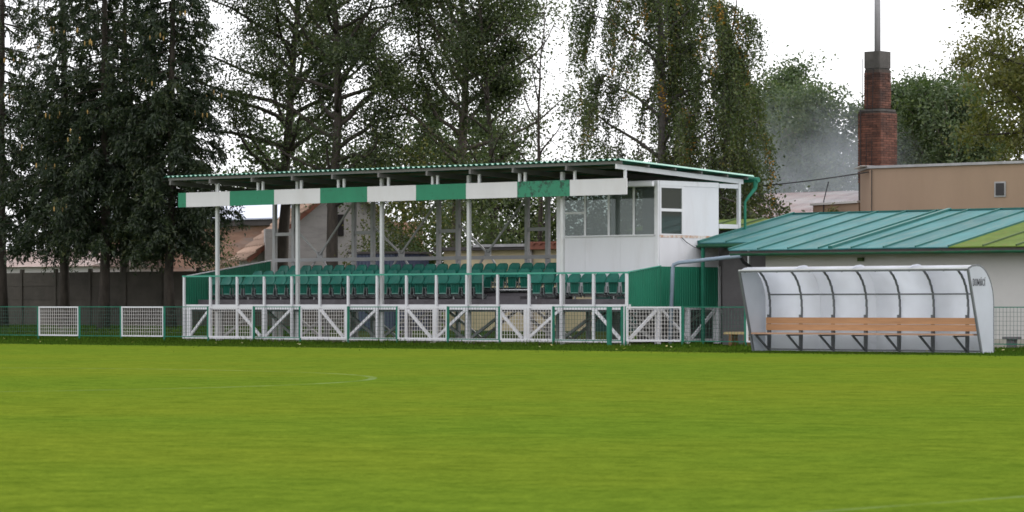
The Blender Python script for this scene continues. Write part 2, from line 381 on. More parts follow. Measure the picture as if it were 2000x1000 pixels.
# ------------------------------------------------------------------ mesh helpers
class MB:
    def __init__(s):
        s.v = []; s.f = []
    def add(s, vs_, fs_):
        b = len(s.v)
        s.v.extend([tuple(p) for p in vs_])
        s.f.extend([tuple(b + i for i in f) for f in fs_])
        return s
    def box(s, x0, x1, y0, y1, z0, z1):
        return s.add([(x0, y0, z0), (x1, y0, z0), (x1, y1, z0), (x0, y1, z0), (x0, y0, z1), (x1, y0, z1), (x1, y1, z1), (x0, y1, z1)],
                     [(0, 3, 2, 1), (4, 5, 6, 7), (0, 1, 5, 4), (1, 2, 6, 5), (2, 3, 7, 6), (3, 0, 4, 7)])
    def cbox(s, cx, cy, z0, z1, w, d=None, b=0.0):
        d = d or w
        if not b:
            return s.box(cx - w / 2, cx + w / 2, cy - d / 2, cy + d / 2, z0, z1)
        x, y = w / 2, d / 2
        ring = [(x - b, -y), (x, -y + b), (x, y - b), (x - b, y), (-x + b, y), (-x, y - b), (-x, -y + b), (-x + b, -y)]
        return s.prism([(cx + p, cy + q) for p, q in ring], z0, z1)
    def prism(s, poly, z0, z1):
        n = len(poly)
        vs_ = [(x, y, z0) for x, y in poly] + [(x, y, z1) for x, y in poly]
        fs_ = [tuple(range(n - 1, -1, -1)), tuple(range(n, 2 * n))] + [(i, (i + 1) % n, n + (i + 1) % n, n + i) for i in range(n)]
        return s.add(vs_, fs_)
    def xprism(s, poly, x0, x1):                        # polygon in (y, z), pushed along x
        n = len(poly)
        vs_ = [(x0, y, z) for y, z in poly] + [(x1, y, z) for y, z in poly]
        fs_ = [tuple(range(n)), tuple(range(2 * n - 1, n - 1, -1))] + [(i, n + i, n + (i + 1) % n, (i + 1) % n) for i in range(n)]
        return s.add(vs_, fs_)
    def bar(s, a, b, w, h, up=(0, 0, 1)):
        a = Vector(a); b = Vector(b); d = (b - a).normalized()
        u = Vector(up)
        if abs(d.dot(u)) > 0.98: u = Vector((0, 1, 0))
        r = d.cross(u).normalized(); u = r.cross(d)
        vs_ = []
        for p in (a, b):
            for sr, su in ((-1, -1), (1, -1), (1, 1), (-1, 1)):
                vs_.append(p + r * (sr * w / 2) + u * (su * h / 2))
        return s.add(vs_, [(3, 2, 1, 0), (4, 5, 6, 7), (0, 1, 5, 4), (1, 2, 6, 5), (2, 3, 7, 6), (3, 0, 4, 7)])
    def tube(s, pts, rad, n=8, cap=True):
        pts = [Vector(p) for p in pts]
        m = len(pts)
        if isinstance(rad, (int, float)): rad = [rad] * m
        base = len(s.v)
        ref = None
        for i, p in enumerate(pts):
            d = (pts[min(i + 1, m - 1)] - pts[max(i - 1, 0)]).normalized()
            if ref is None:
                ref = Vector((1, 0, 0)) if abs(d.x) < 0.8 else Vector((0, 1, 0))
            a = (ref - d * ref.dot(d)).normalized(); bb = d.cross(a); ref = a
            for k in range(n):
                t = 2 * math.pi * k / n
                s.v.append(tuple(p + (a * math.cos(t) + bb * math.sin(t)) * rad[i]))
        for i in range(m - 1):
            for k in range(n):
                k2 = (k + 1) % n
                s.f.append((base + i * n + k, base + i * n + k2, base + (i + 1) * n + k2, base + (i + 1) * n + k))
        if cap:
            s.f.append(tuple(base + k for k in range(n - 1, -1, -1)))
            s.f.append(tuple(base + (m - 1) * n + k for k in range(n)))
        return s
    def sheet(s, cols, thick, nrm):
        """a thin wall through paired points (bottom, top) with thickness along nrm"""
        nrm = Vector(nrm) * thick
        base = len(s.v); m = len(cols)
        for off in (Vector((0, 0, 0)), nrm):
            for a, b in cols:
                s.v.append(tuple(Vector(a) + off)); s.v.append(tuple(Vector(b) + off))
        o = 2 * m
        for i in range(m - 1):
            a, b, c, d = base + 2 * i, base + 2 * i + 1, base + 2 * i + 3, base + 2 * i + 2
            s.f.append((a, d, c, b)); s.f.append((o + a, o + b, o + c, o + d))
            s.f.append((a, o + a, o + d, d)); s.f.append((b, c, o + c, o + b))
        s.f.append((base, base + 1, base + o + 1, base + o))
        e = base + 2 * (m - 1)
        s.f.append((e, e + o, e + o + 1, e + 1))
        return s
    def mesh(s, name, mat):
        me = bpy.data.meshes.new(name)
        me.from_pydata(s.v, [], s.f)
        if mat: me.materials.append(mat)
        me.update()
        return me
    def build(s, name, mat, parent=None, smooth=False):
        me = s.mesh(name, mat)
        if smooth:
            me.polygons.foreach_set('use_smooth', [True] * len(me.polygons))
        return link(name, me, parent)

def link(name, me, parent=None):
    o = bpy.data.objects.new(name, me)
    col.objects.link(o)
    if parent is not None: o.parent = parent
    return o

def tag(o, label=None, cat=None, group=None, kind=None):
    if label: o['label'] = label
    if cat: o['category'] = cat
    if group: o['group'] = group
    if kind: o['kind'] = kind
    return o

def thing(name, label, cat, loc=(0, 0, 0), group=None):
    o = bpy.data.objects.new(name, None)
    o.empty_display_size = 0.3
    col.objects.link(o)
    return tag(o, label, cat, group)

def box(name, mat, parent, *a):
    return MB().box(*a).build(name, mat, parent)

def npmesh(name, V, F, mat):
    """fast mesh from arrays; all faces have the same corner count"""
    me = bpy.data.meshes.new(name)
    k = F.shape[1]
    me.vertices.add(len(V)); me.vertices.foreach_set('co', V.astype(np.float32).ravel())
    me.loops.add(F.size); me.loops.foreach_set('vertex_index', F.astype(np.int32).ravel())
    me.polygons.add(len(F)); me.polygons.foreach_set('loop_start', np.arange(0, F.size, k, dtype=np.int32))
    me.materials.append(mat)
    me.update(calc_edges=True)
    return me

# ------------------------------------------------------------------ the ground
def ground_h(x, y):
    t = min(1, max(0, (y - 4.5) / 5.0))
    return 0.3 * t * t * (3 - 2 * t)

xs = [-700, -300, -150, -80, -50] + list(np.arange(-40, 60.1, 4)) + [90, 150, 300, 700]
ys = [-700, -300, -120, -80, -40, -20, -8, 0, 4.5, 5.5, 6.5, 7.5, 8.5, 9.5, 12, 20, 40, 80, 150, 300, 900]
V = [(x, y, ground_h(x, y)) for y in ys for x in xs]
nx = len(xs)
Fc = [(j * nx + i, j * nx + i + 1, (j + 1) * nx + i + 1, (j + 1) * nx + i) for j in range(len(ys) - 1) for i in range(nx - 1)]
g = MB(); g.v = V; g.f = Fc
tag(g.build('ground', ROUGH), kind='structure')
g = MB(); g.v = [(-60, -120, 0.004), (150, -120, 0.004), (150, -7.6, 0.004), (-60, -7.6, 0.004)]; g.f = [(0, 1, 2, 3)]
tag(g.build('pitch', PITCH), kind='structure')
g = MB(); g.v = [(-0.6, -0.95, 0.006), (19.2, -0.95, 0.006), (19.2, 4.4, 0.006), (-0.6, 4.4, 0.006)]; g.f = [(0, 1, 2, 3)]
tag(g.build('soil_under_stand', DIRT), kind='structure')

CX, CY = 78.069, -70.245
TH = R(42.479)
def blades(P, h, w, z0=0.0, lean=0.45):
    n = len(P)
    a = rng.uniform(0, 2 * np.pi, n)
    hh = h * rng.uniform(0.55, 1.2, n); ww = w * rng.uniform(0.7, 1.3, n)
    d = np.stack([np.cos(a), np.sin(a)], 1)
    V = np.zeros((n, 3, 3))
    V[:, 0, :2] = P - d * ww[:, None] / 2
    V[:, 1, :2] = P + d * ww[:, None] / 2
    la = rng.uniform(0, 2 * np.pi, n); ll = hh * lean * rng.uniform(0.2, 1.3, n)
    V[:, 2, 0] = P[:, 0] + np.cos(la) * ll; V[:, 2, 1] = P[:, 1] + np.sin(la) * ll
    V[:, :2, 2] = z0; V[:, 2, 2] = z0 + hh
    return V.reshape(-1, 3)

# rough strip between pitch and fence, and the tufts along posts
n = 110000
P = np.stack([rng.uniform(-26, 42, n), -7.5 + 8.5 * rng.uniform(0, 1, n) - (rng.uniform(0, 1, n) < 0.12) * rng.exponential(0.8, n)], 1)
P = P[~((P[:, 0] > -0.5) & (P[:, 0] < 19.2) & (P[:, 1] > -0.75))]
P = P[~((P[:, 0] > 26.9) & (P[:, 0] < 33.5) & (P[:, 1] > -5.95) & (P[:, 1] < -5.1))]
hv = 0.035 + 0.085 * np.clip((P[:, 1] + 7.2) / 6, 0, 1) * (0.6 + 0.7 * (np.sin(P[:, 0] * 1.7) * np.sin(P[:, 0] * 0.61 + P[:, 1]) > 0.1)) + 0.10 * (np.abs(P[:, 1] + 1.05) < 0.16) * rng.uniform(0, 1, len(P))
Vv = blades(P, 1.0, 0.03, 0.0, 0.5).reshape(-1, 3, 3)
Vv[:, 2, 2] *= hv
Vv[:, 2, :2] = Vv[:, :2, :2].mean(1) + (Vv[:, 2, :2] - Vv[:, :2, :2].mean(1)) * hv[:, None]
# behind the fence on the left, under the spruces
n = 26000
P2 = np.stack([rng.uniform(-26, -1.0, n), rng.uniform(0.9, 11.5, n)], 1)
V2 = blades(P2, 0.14, 0.03, 0.0, 0.5).reshape(-1, 3, 3)
V2[:, :, 2] += np.array([ground_h(*p) for p in P2])[:, None]
Vv = np.concatenate([Vv, V2]).reshape(-1, 3)
tag(link('verge_grass', npmesh('verge_grass', Vv, np.arange(len(Vv)).reshape(-1, 3), VERGE)), 'longer dark green grass along the foot of the fence', 'grass', kind='stuff')

# ------------------------------------------------------------------ grandstand
st = thing('grandstand', 'open green and white grandstand with corrugated roof and rows of green seats', 'grandstand')
SX = [1.2 * i for i in range(16)]
post_me = MB().cbox(0, 0, 0.18, 1.995, 0.076, 0.076, 0.012).mesh('rail_post', WHITE)
for x in SX:
    o = link('rail_post', post_me, st); o.location = (x, 0, 0)
box('top_rail', GREENRAIL, st, -0.06, 18.06, -0.035, 0.035, 1.997, 2.045)
box('deck_beam', WHITE, st, -0.05, 18.05, 0.045, 0.12, 1.0, 1.15)
box('bottom_beam', WHITE, st, -0.05, 18.05, -0.046, 0.03, 0.10, 0.185)
for x in (1.3, 4.85, 8.4, 11.9, 15.48):
    MB().cbox(x, 0.20, 0.0, 4.84, 0.11, 0.11, 0.015).build('column', COLW, st)
for x in (0.17, 3.55, 7.1, 10.7, 14.25, 17.9):
    MB().cbox(x, 0.06, 0.06, 0.998, 0.17, 0.1, 0.012).build('leg', WHITE, st)
    MB().cbox(x, 0.06, -0.05, 0.075, 0.24, 0.24, 0.03).build('concrete_foot', CONC, st)
def brace(a, b, mat=WHITE, w=0.06, h=0.08):
    return MB().bar(a, b, w, h).build('brace', mat, st)
fr = [0.17, 3.55, 7.1, 10.7, 14.25, 17.9]
for k in range(5):
    a, b = fr[k], fr[k + 1]
    sidx = [x for x in SX if a + 0.5 < x < b - 0.3]
    brace((a + 0.12, 0.0, 0.2), (sidx[0] - 0.06, 0.0, 0.98))
    brace((sidx[-1] + 0.06, 0.0, 0.98), (b - 0.12, 0.0, 0.2))
    # frames further in under the deck
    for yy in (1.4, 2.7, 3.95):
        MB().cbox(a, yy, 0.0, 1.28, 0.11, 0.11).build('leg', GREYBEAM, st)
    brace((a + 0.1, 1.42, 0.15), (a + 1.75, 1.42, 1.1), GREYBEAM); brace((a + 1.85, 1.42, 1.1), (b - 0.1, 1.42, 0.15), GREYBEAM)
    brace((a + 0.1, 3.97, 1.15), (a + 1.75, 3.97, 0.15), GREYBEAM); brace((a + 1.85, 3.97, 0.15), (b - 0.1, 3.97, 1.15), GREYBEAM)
# right end under the deck
for y in (1.4, 2.7, 3.95):
    MB().cbox(17.93, y, 0.05, 1.08, 0.13, 0.13, 0.012).build('leg', WHITE, st)
brace((17.98, 0.14, 0.2), (17.98, 1.32, 1.02)); brace((17.98, 1.48, 1.02), (17.98, 2.62, 0.2))
brace((17.98, 2.8, 0.2), (17.98, 3.87, 1.02)); brace((17.98, 4.03, 1.02), (17.98, 5.1, 0.2))
box('end_beam', WHITE, st, 17.9, 17.975, 0.13, 5.1, 0.12, 0.19)
box('end_beam', WHITE, st, 17.88, 17.96, 0.13, 4.0, 1.0, 1.08)
MB().cbox(18.0, 3.98, 0.05, 2.22, 0.1, 0.1).build('rail_post', WHITE, st)
# tiers: walkway and three steps
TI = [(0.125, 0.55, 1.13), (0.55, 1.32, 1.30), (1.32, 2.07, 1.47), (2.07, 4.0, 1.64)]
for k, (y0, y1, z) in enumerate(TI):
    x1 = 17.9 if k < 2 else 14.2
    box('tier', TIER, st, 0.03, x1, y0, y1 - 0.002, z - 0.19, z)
# corrugated side sheets
def ribbed(p0, p1, zb, ztop, amp, pitch, nrm, thick=0.004, step=None):
    p0 = Vector(p0); p1 = Vector(p1); L = (p1 - p0).length; d = (p1 - p0) / L
    cols = []; u = 0; nrm_ = Vector(nrm)
    prof = [(0, 0), (0.35, 0), (0.5, 1), (0.85, 1)]
    k = 0
    while u < L:
        for fu, a in prof:
            uu = k * pitch + fu * pitch
            if uu <= L:
                q = p0 + d * uu + nrm_ * (a * amp)
                cols.append(((q.x, q.y, zb), (q.x, q.y, ztop(uu / L))))
        k += 1; u = k * pitch
    q = p1
    cols.append(((q.x, q.y, zb), (q.x, q.y, ztop(1))))
    return MB().sheet(cols, thick, -nrm_)
ribbed((18.03, 0.03, 0), (18.03, 1.40, 0), 1.09, lambda t: 2.02 + 0.18 * t, 0.010, 0.10, (1, 0, 0)).build('side_sheet', GREENP, st)
ribbed((18.03, 1.41, 0), (18.03, 3.93, 0), 1.09, lambda t: 2.2, 0.010, 0.10, (1, 0, 0)).build('side_sheet', GREENP, st)
ribbed((-0.02, 0.03, 0), (-0.02, 3.7, 0), 1.09, lambda t: 2.0 + 0.53 * t, 0.010, 0.10, (1, 0, 0)).build('side_sheet', GREENP, st)
MB().bar((-0.02, 0.03, 2.02), (-0.02, 3.72, 2.55), 0.05, 0.03).build('side_trim', WHITE, st)
MB().bar((18.035, 0.03, 2.04), (18.035, 1.4, 2.215), 0.05, 0.025).build('side_trim', GREENRAIL, st)
# back frame
for x in (-0.15, 0.72, 3.42, 4.25, 7.07, 7.88, 10.7, 11.52, 14.1):
    MB().cbox(x, 4.0, 0.1, 4.74, 0.115, 0.115).build('rear_column', REARW, st)
for a, b in ((-0.15, 0.72), (3.42, 4.25), (7.07, 7.88), (10.7, 11.52)):
    box('rear_bar', REARW, st, a + 0.06, b - 0.06, 3.96, 4.04, 3.33, 3.43)
box('rear_rail', REARW, st, -0.1, 14.15, 3.88, 3.94, 2.50, 2.61)
for a, b in ((0.72, 3.42), (4.25, 7.07), (7.88, 10.7)):
    c = a + 0.42 * (b - a)
    for (p, q) in (((a + 0.06, 3.55), (c, 2.72)), ((c + 0.04, 2.72), (b - 0.06, 4.3))):
        MB().bar((p[0], 4.0, p[1]), (q[0], 4.0, q[1]), 0.04, 0.055).build('rear_brace', REARW, st)
    MB().box(c - 0.12, c + 0.14, 4.03, 4.045, 2.58, 2.82).build('gusset', REARW, st)
    for s in (-1, 1):
        MB().bar((c + 0.02 + s * 0.1, 4.0, 2.62), (c + 0.02 + s * 0.32, 4.0, 2.36), 0.04, 0.055).build('rear_brace', REARW, st)
# roof
RZ = lambda y: 5.08 - 0.05 * (y + 0.45)
ROOF_X = (-0.46, 18.14)
xs_ = list(np.linspace(ROOF_X[0], ROOF_X[1], 19))
for k in range(18):
    x0, x1 = xs_[k], xs_[k + 1] + 0.01
    cols = []
    npit = 5; pit = (x1 - x0 - 0.01) / npit
    for i in range(npit):
        for fu, a in ((0, 0), (0.3, 0), (0.45, 1), (0.85, 1)):
            x = x0 + (i + fu) * pit
            z = a * 0.042 + (0.003 if k % 2 else 0)
            cols.append(((x, -0.45, RZ(-0.45) + z), (x, 5.42, RZ(5.42) + z)))
    cols.append(((x1, -0.45, RZ(-0.45)), (x1, 5.42, RZ(5.42))))
    MB().sheet(cols, 0.006, (0, 0, -1)).build('roof_sheet', ROOFG, st)
for y in (-0.3, 0.85, 2.0, 3.15, 4.3, 5.2):
    z = RZ(y)
    box('purlin', RAFTER, st, ROOF_X[0] + 0.1, ROOF_X[1] - 0.06, y - 0.03, y + 0.03, z - 0.09, z - 0.009)
RX = [-0.25, 1.55, 3.42, 5.17, 6.88, 8.8, 10.75, 12.45, 14.1, 16.1, 17.93]
for x in RX:
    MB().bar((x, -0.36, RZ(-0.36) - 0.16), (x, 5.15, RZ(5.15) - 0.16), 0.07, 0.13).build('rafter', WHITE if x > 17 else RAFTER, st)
for y, x1 in ((4.0, 14.1),):
    box('wall_plate', RAFTER, st, -0.2, x1, y - 0.05, y + 0.05, RZ(y) - 0.35, RZ(y) - 0.23)
for x in (1.57, 3.35, 3.57, 5.24, 6.81, 7.05, 8.89, 10.67, 10.87, 12.51, 14.06, 14.27, 16.13, 17.96):
    MB().cbox(x, -0.02, 4.42, 4.86, 0.07, 0.06).build('strut', WHITE, st)
FB = [-0.14, 0.22, 2.2, 4.16, 6.14, 8.11, 10.1, 12.08, 14.06, 16.03, 18.10]
for k in range(10):
    m = [GREENB, WHITEB][k % 2]
    if k == 8: m = GREEND
    box('fascia_board', m, st, FB[k] + 0.002, FB[k + 1] - 0.002, -0.125 + 0.002 * (k % 2), -0.085, 4.155, 4.60)
# gutter along the back edge, with a funnel and downpipe at the corner
MB().tube([(ROOF_X[0], 5.5, 4.73), (ROOF_X[1] + 0.1, 5.5, 4.70)], 0.075, 8).build('rear_gutter', GREENPOST, st)
MB().tube([(18.14, 5.5, 4.68), (18.14, 5.46, 4.45), (18.1, 5.2, 4.2), (18.08, 5.08, 4.05), (18.08, 5.08, 0.3)], [0.07, 0.06, 0.042, 0.038, 0.038], 8).build('downpipe', GREENPOST, st)
MB().cbox(17.93, 4.98, 0.0, 4.64, 0.1, 0.1, 0.01).build('column', WHITE, st)
box('landing_beam', WHITE, st, 17.89, 17.97, 4.06, 4.92, 3.3, 3.42)
box('landing_beam', WHITE, st, 17.89, 17.97, 4.06, 4.92, 4.44, 4.56)

# tip-up seats bolted to the tiers (three rows)
def seat_meshes():
    b = MB()                                            # backrest shell
    rows = [(0.305, 0.228, -0.095), (0.32, 0.23, -0.088), (0.38, 0.23, -0.035), (0.46, 0.222, 0.0), (0.525, 0.185, 0.022), (0.56, 0.12, 0.034)]
    nu = 8
    for t in (0.0, 0.028):
        for z, hw, y in rows:
            for i in range(nu + 1):
                s_ = -1 + 2 * i / nu
                b.v.append((s_ * hw, y + t - 0.035 * abs(s_) ** 2.2, z))
    nr = len(rows); w = nu + 1
    for k in range(2):
        o_ = k * nr * w
        for r in range(nr - 1):
            for i in range(nu):
                q = (o_ + r * w + i, o_ + r * w + i + 1, o_ + (r + 1) * w + i + 1, o_ + (r + 1) * w + i)
                b.f.append(q if k == 0 else q[::-1])
    o_ = nr * w
    for r in range(nr - 1):
        for i in (0, nu):
            q = (r * w + i, (r + 1) * w + i, o_ + (r + 1) * w + i, o_ + r * w + i)
            b.f.append(q if i == 0 else q[::-1])
    for i in range(nu):
        b.f.append(((nr - 1) * w + i, (nr - 1) * w + i + 1, o_ + (nr - 1) * w + i + 1, o_ + (nr - 1) * w + i))
        b.f.append((i, o_ + i, o_ + i + 1, i + 1))
    p = MB()
    prof = [(-0.145, 0.02), (-0.12, 0.0), (0.12, 0.0), (0.155, 0.02), (0.178, 0.295), (0.165, 0.305), (-0.165, 0.305), (-0.178, 0.295)]
    n_ = len(prof)
    p.add([(x, -0.03, z) for x, z in prof] + [(x, 0.0, z) for x, z in prof],
          [tuple(range(n_)), tuple(range(2 * n_ - 1, n_ - 1, -1))] + [(i, n_ + i, n_ + (i + 1) % n_, (i + 1) % n_) for i in range(n_)])
    for x in (-0.09, -0.03, 0.03, 0.09):
        p.box(x - 0.009, x + 0.009, -0.045, -0.0305, 0.04, 0.28)
    r = MB()
    r.box(-0.135, 0.135, -0.052, -0.0305, 0.004, 0.03)
    k_ = MB()
    for s_ in (-1, 1):
        k_.bar((s_ * 0.194, -0.05, 0.20), (s_ * 0.178, -0.06, -0.02), 0.014, 0.03)
        k_.bar((s_ * 0.178, -0.06, -0.02), (s_ * 0.178, 0.08, -0.1), 0.014, 0.04)
    k_.bar((-0.172, 0.07, -0.09), (0.172, 0.07, -0.09), 0.02, 0.03)
    return b.mesh('seat', SEAT), p.mesh('seat_pan', SEATP), r.mesh('seat_rim', SEATRIM), k_.mesh('bracket', BRKT)
S_B, S_P, S_R, S_K = seat_meshes()
S_B.polygons.foreach_set('use_smooth', [True] * len(S_B.polygons))
row1 = [0.56 + 0.485 * k for k in range(24)] + [13.93 + 0.478 * k for k in range(8)]
row2 = [1.62 + 0.485 * k for k in range(26)]
row3 = [2.0 + 0.485 * k for k in range(24)]
for row, y, z in ((row1, 0.86, 1.455), (row2, 1.62, 1.63), (row3, 2.38, 1.80)):
    for x in row:
        s = link('seat', S_B, st); s.location = (x, y, z)
        s.rotation_euler = (R(random.uniform(-1.5, 1.5)), 0, R(random.uniform(-2, 2)))
        for nm, me in (('seat_pan', S_P), ('seat_rim', S_R), ('bracket', S_K)):
            link(nm, me, s)
    segs = [(row[0] - 0.25, row[-1] + 0.25)] if row is not row1 else [(0.3, 11.98), (13.68, 17.55)]
    for a, b in segs:
        box('seat_beam', DARKST, st, a, b, y + 0.0, y + 0.06, z - 0.07, z - 0.02)
        xx = a + 0.2
        while xx < b:
            MB().cbox(xx, y + 0.03, z - 0.17, z - 0.06, 0.04).build('beam_foot', STEEL, st)
            xx += 1.45
# low bench-beam and step at the stairway gap
box('stair_tread', TIER, st, 12.2, 13.5, 0.62, 0.98, 1.302, 1.38)
MB().bar((12.05, 0.62, 1.3), (12.05, 0.62, 2.0), 0.03, 0.03).build('stair_post', STEEL, st)
box('stair_rail', WHITE, st, 12.1, 13.62, 1.26, 1.29, 1.56, 1.585)

# ------------------------------------------------------------------ commentary booth on the stand
bo = thing('commentary_booth', 'white panelled commentary booth with grey windows at the right end of the stand', 'booth')
BX0, BX1, BY0, BY1 = 14.22, 17.985, 1.35, 4.0
for a, b in ((BX0 + 0.16, 15.29), (15.295, 16.60), (16.605, BX1 - 0.12)):
    box('front_panel', BOOTHW, bo, a, b, BY0 + 0.015, BY0 + 0.06, 1.48, 3.05)
box('sill', WHITE, bo, BX0 + 0.16, BX1 - 0.12, BY0 - 0.03, BY0 + 0.07, 3.052, 3.09)
MB().cbox(BX0 + 0.08, BY0 + 0.05, 1.48, 4.56, 0.15, 0.12, 0.01).build('corner_post', WHITE, bo)
MB().cbox(BX1 - 0.055, BY0 + 0.05, 1.48, 4.56, 0.11, 0.11, 0.01).build('corner_post', WHITE, bo)
box('header', WHITE, bo, BX0, BX1 - 0.002, BY0 - 0.015, BY0 + 0.06, 4.44, 4.58)
box('head_trim', WHITE, bo, 16.3, BX1 + 0.03, BY0 - 0.3, BY0 - 0.2, 4.42, 4.54)
mull = [BX0 + 0.16, 15.29, 16.17, 17.09, BX1 - 0.11]
for k in range(4):
    a, b = mull[k], mull[k + 1]
    w = MB()
    w.box(a, a + 0.035, BY0 + 0.01, BY0 + 0.05, 3.092, 4.44)
    w.box(b - 0.035, b - 0.002, BY0 + 0.01, BY0 + 0.05, 3.092, 4.44)
    w.box(a + 0.035, b - 0.035, BY0 + 0.012, BY0 + 0.05, 4.41, 4.438)
    if k == 0: w.box(a + 0.035, b - 0.035, BY0 + 0.012, BY0 + 0.05, 3.70, 3.76)
    wo_ = w.build('window', WHITE, bo)
    if k == 0:
        MB().box(a + 0.035, b - 0.035, BY0 + 0.026, BY0 + 0.032, 3.092, 3.70).build('pane', GLASS, wo_)
        MB().box(a + 0.035, b - 0.035, BY0 + 0.026, BY0 + 0.032, 3.76, 4.41).build('pane', GLASS, wo_)
    else:
        MB().box(a + 0.035, b - 0.035, BY0 + 0.026, BY0 + 0.032, 3.092, 4.41).build('pane', GLASS, wo_)
# right side
box('side_panel', BOOTHW, bo, BX1 - 0.03, BX1 + 0.005, 2.44, BY1, 3.075, 4.44)
box('side_panel', BOOTHW, bo, BX1 - 0.03, BX1 + 0.008, 1.41, BY1, 2.19, 3.0)
box('rusty_seam', BOOTHRUST, bo, BX1 - 0.03, BX1 + 0.012, 1.41, BY1, 3.002, 3.073)
box('side_header', WHITE, bo, BX1 - 0.03, BX1 + 0.015, 1.41, BY1, 4.442, 4.58)
w = MB()
w.box(BX1 - 0.04, BX1 + 0.012, 1.42, 1.48, 3.075, 4.44).box(BX1 - 0.04, BX1 + 0.012, 2.38, 2.438, 3.075, 4.44)
w.box(BX1 - 0.04, BX1 + 0.01, 1.48, 2.38, 3.075, 3.11).box(BX1 - 0.04, BX1 + 0.01, 1.48, 2.38, 4.38, 4.44).box(BX1 - 0.04, BX1 + 0.01, 1.48, 2.38, 3.73, 3.81)
sw = w.build('window', WHITE, bo)
MB().box(BX1 - 0.018, BX1 - 0.012, 1.48, 2.38, 3.11, 3.73).build('pane', GLASS, sw)
MB().box(BX1 - 0.018, BX1 - 0.012, 1.48, 2.38, 3.81, 4.38).build('pane', GLASS, sw)
# back, ceiling, floor, left wall below its opening
box('back_wall', INTER, bo, BX0 + 1.0, BX1 - 0.035, BY1 - 0.05, BY1 - 0.002, 2.0, 4.44)
box('ceiling', INTER, bo, BX0, BX1 - 0.035, BY0 + 0.065, BY1, 4.445, 4.5)
box('floor', INTER, bo, BX0, BX1 - 0.035, BY0 + 0.065, BY1, 2.3, 2.36)
box('left_wall', INTER, bo, BX0, BX0 + 0.04, BY0 + 0.12, BY1, 1.66, 3.1)
MB().cbox(BX0 + 0.06, BY1 - 0.06, 1.66, 4.44, 0.1).build('corner_post', REARW, bo)
MB().cbox(16.7, 3.2, 2.362, 3.5, 0.6, 0.5, 0.02).build('cabinet', INTER, bo)

# ------------------------------------------------------------------ perimeter fence
fe = thing('perimeter_fence', 'low pitch fence of alternating white and green wire mesh panels', 'fence')
FY = -1.0
def panel_meshes(w, cw, green):
    h0, h1 = (0.16, 1.09)
    t = 0.042 if not green else 0.024
    fm = MB()
    fm.box(-w / 2, w / 2, -t / 2, t / 2, h1 - t, h1).box(-w / 2, w / 2, -t / 2, t / 2, h0, h0 + t)
    fm.box(-w / 2, -w / 2 + t, -t / 2 + 0.001, t / 2 - 0.001, h0 + t, h1 - t).box(w / 2 - t, w / 2, -t / 2 + 0.001, t / 2 - 0.001, h0 + t, h1 - t)
    wm = MB()
    ww = 0.0098 if not green else 0.0065
    nxw = max(2, int(round((w - 2 * t) / cw))); nz = int(round((h1 - h0 - 2 * t) / cw))
    for i in range(1, nxw):
        x = -w / 2 + t + (w - 2 * t) * i / nxw
        wm.box(x - ww / 2, x + ww / 2, 0.0, ww, h0 + t, h1 - t)
    for i in range(1, nz):
        z = h0 + t + (h1 - h0 - 2 * t) * i / nz
        wm.box(-w / 2 + t, w / 2 - t, -ww - 0.001, -0.001, z - ww / 2, z + ww / 2)
    return fm, wm
cache = {}
def panel(x0, x1, green):
    w = round(x1 - x0 - 0.06, 3)
    key = (w, green)
    if key not in cache:
        fm, wm = panel_meshes(w, 0.105, green)
        cache[key] = (fm.mesh('panel', GREENPOST if green else WHITE), wm.mesh('wire_mesh', WIREG if green else WIREW))
    a, b = cache[key]
    p = link('panel', a, fe); p.location = ((x0 + x1) / 2, FY, 0)
    p.rotation_euler = (R(random.uniform(-0.6, 0.6)), 0, 0)
    link('wire_mesh', b, p)
fpost = MB().tube([(0, 0, -0.1), (0, 0, 1.10)], 0.03, 8).mesh('fence_post', GREENPOST)
def fpost_at(x):
    o = link('fence_post', fpost, fe); o.location = (x, FY, 0)
xs_f = [-21.8 + 2.0 * k for k in range(20)] + [18.69]
xs_f = [x for x in xs_f if x < 16.5] + [18.70]
for x in xs_f: fpost_at(x)
for k in range(len(xs_f) - 1):
    green = (int(round((xs_f[k] + 21.8) / 2)) % 2 == 1)
    panel(xs_f[k], xs_f[k + 1], green)
xr = [18.82, 20.8, 22.95, 24.95, 26.95, 28.95, 30.62, 32.6, 34.6, 36.6, 38.6, 40.6]
for x in xr: fpost_at(x)
for k in range(len(xr) - 1):
    panel(xr[k], xr[k + 1], k % 2 == 1 or k in (6,))
MB().cbox(18.45, FY - 0.25, -0.1, 1.09, 0.11, 0.11, 0.012).build('gate_post', GREENPOST, fe)

# ------------------------------------------------------------------ dugout
du = thing('team_dugout', 'white curved team dugout with wooden bench beside the pitch', 'dugout')
arc = []
for k in range(9):
    t = k / 8 * math.pi / 2
    arc.append((-5.83 + 0.66 * math.sin(t), 1.12 + 0.91 * math.cos(t)))     # from the crown to the back
prof = [(-6.17, 1.955), (-6.02, 2.01)] + arc + [(-5.17, 0.55), (-5.17, 0.01)]
ARX = [27.03 + 0.972 * k for k in range(7)]
def arch(x, w=0.038):
    m = MB()
    for i in range(len(prof) - 1):
        a, b = prof[i], prof[i + 1]
        m.bar((x, a[0] - 0.0, a[1] - 0.03), (x, b[0] - 0.02, b[1] - (0.03 if i < len(prof) - 3 else 0)), w, 0.04, up=(1, 0, 0))
    return m
am = None
for x in ARX + [33.46]:
    arch(x).build('arch', DUGF, du)
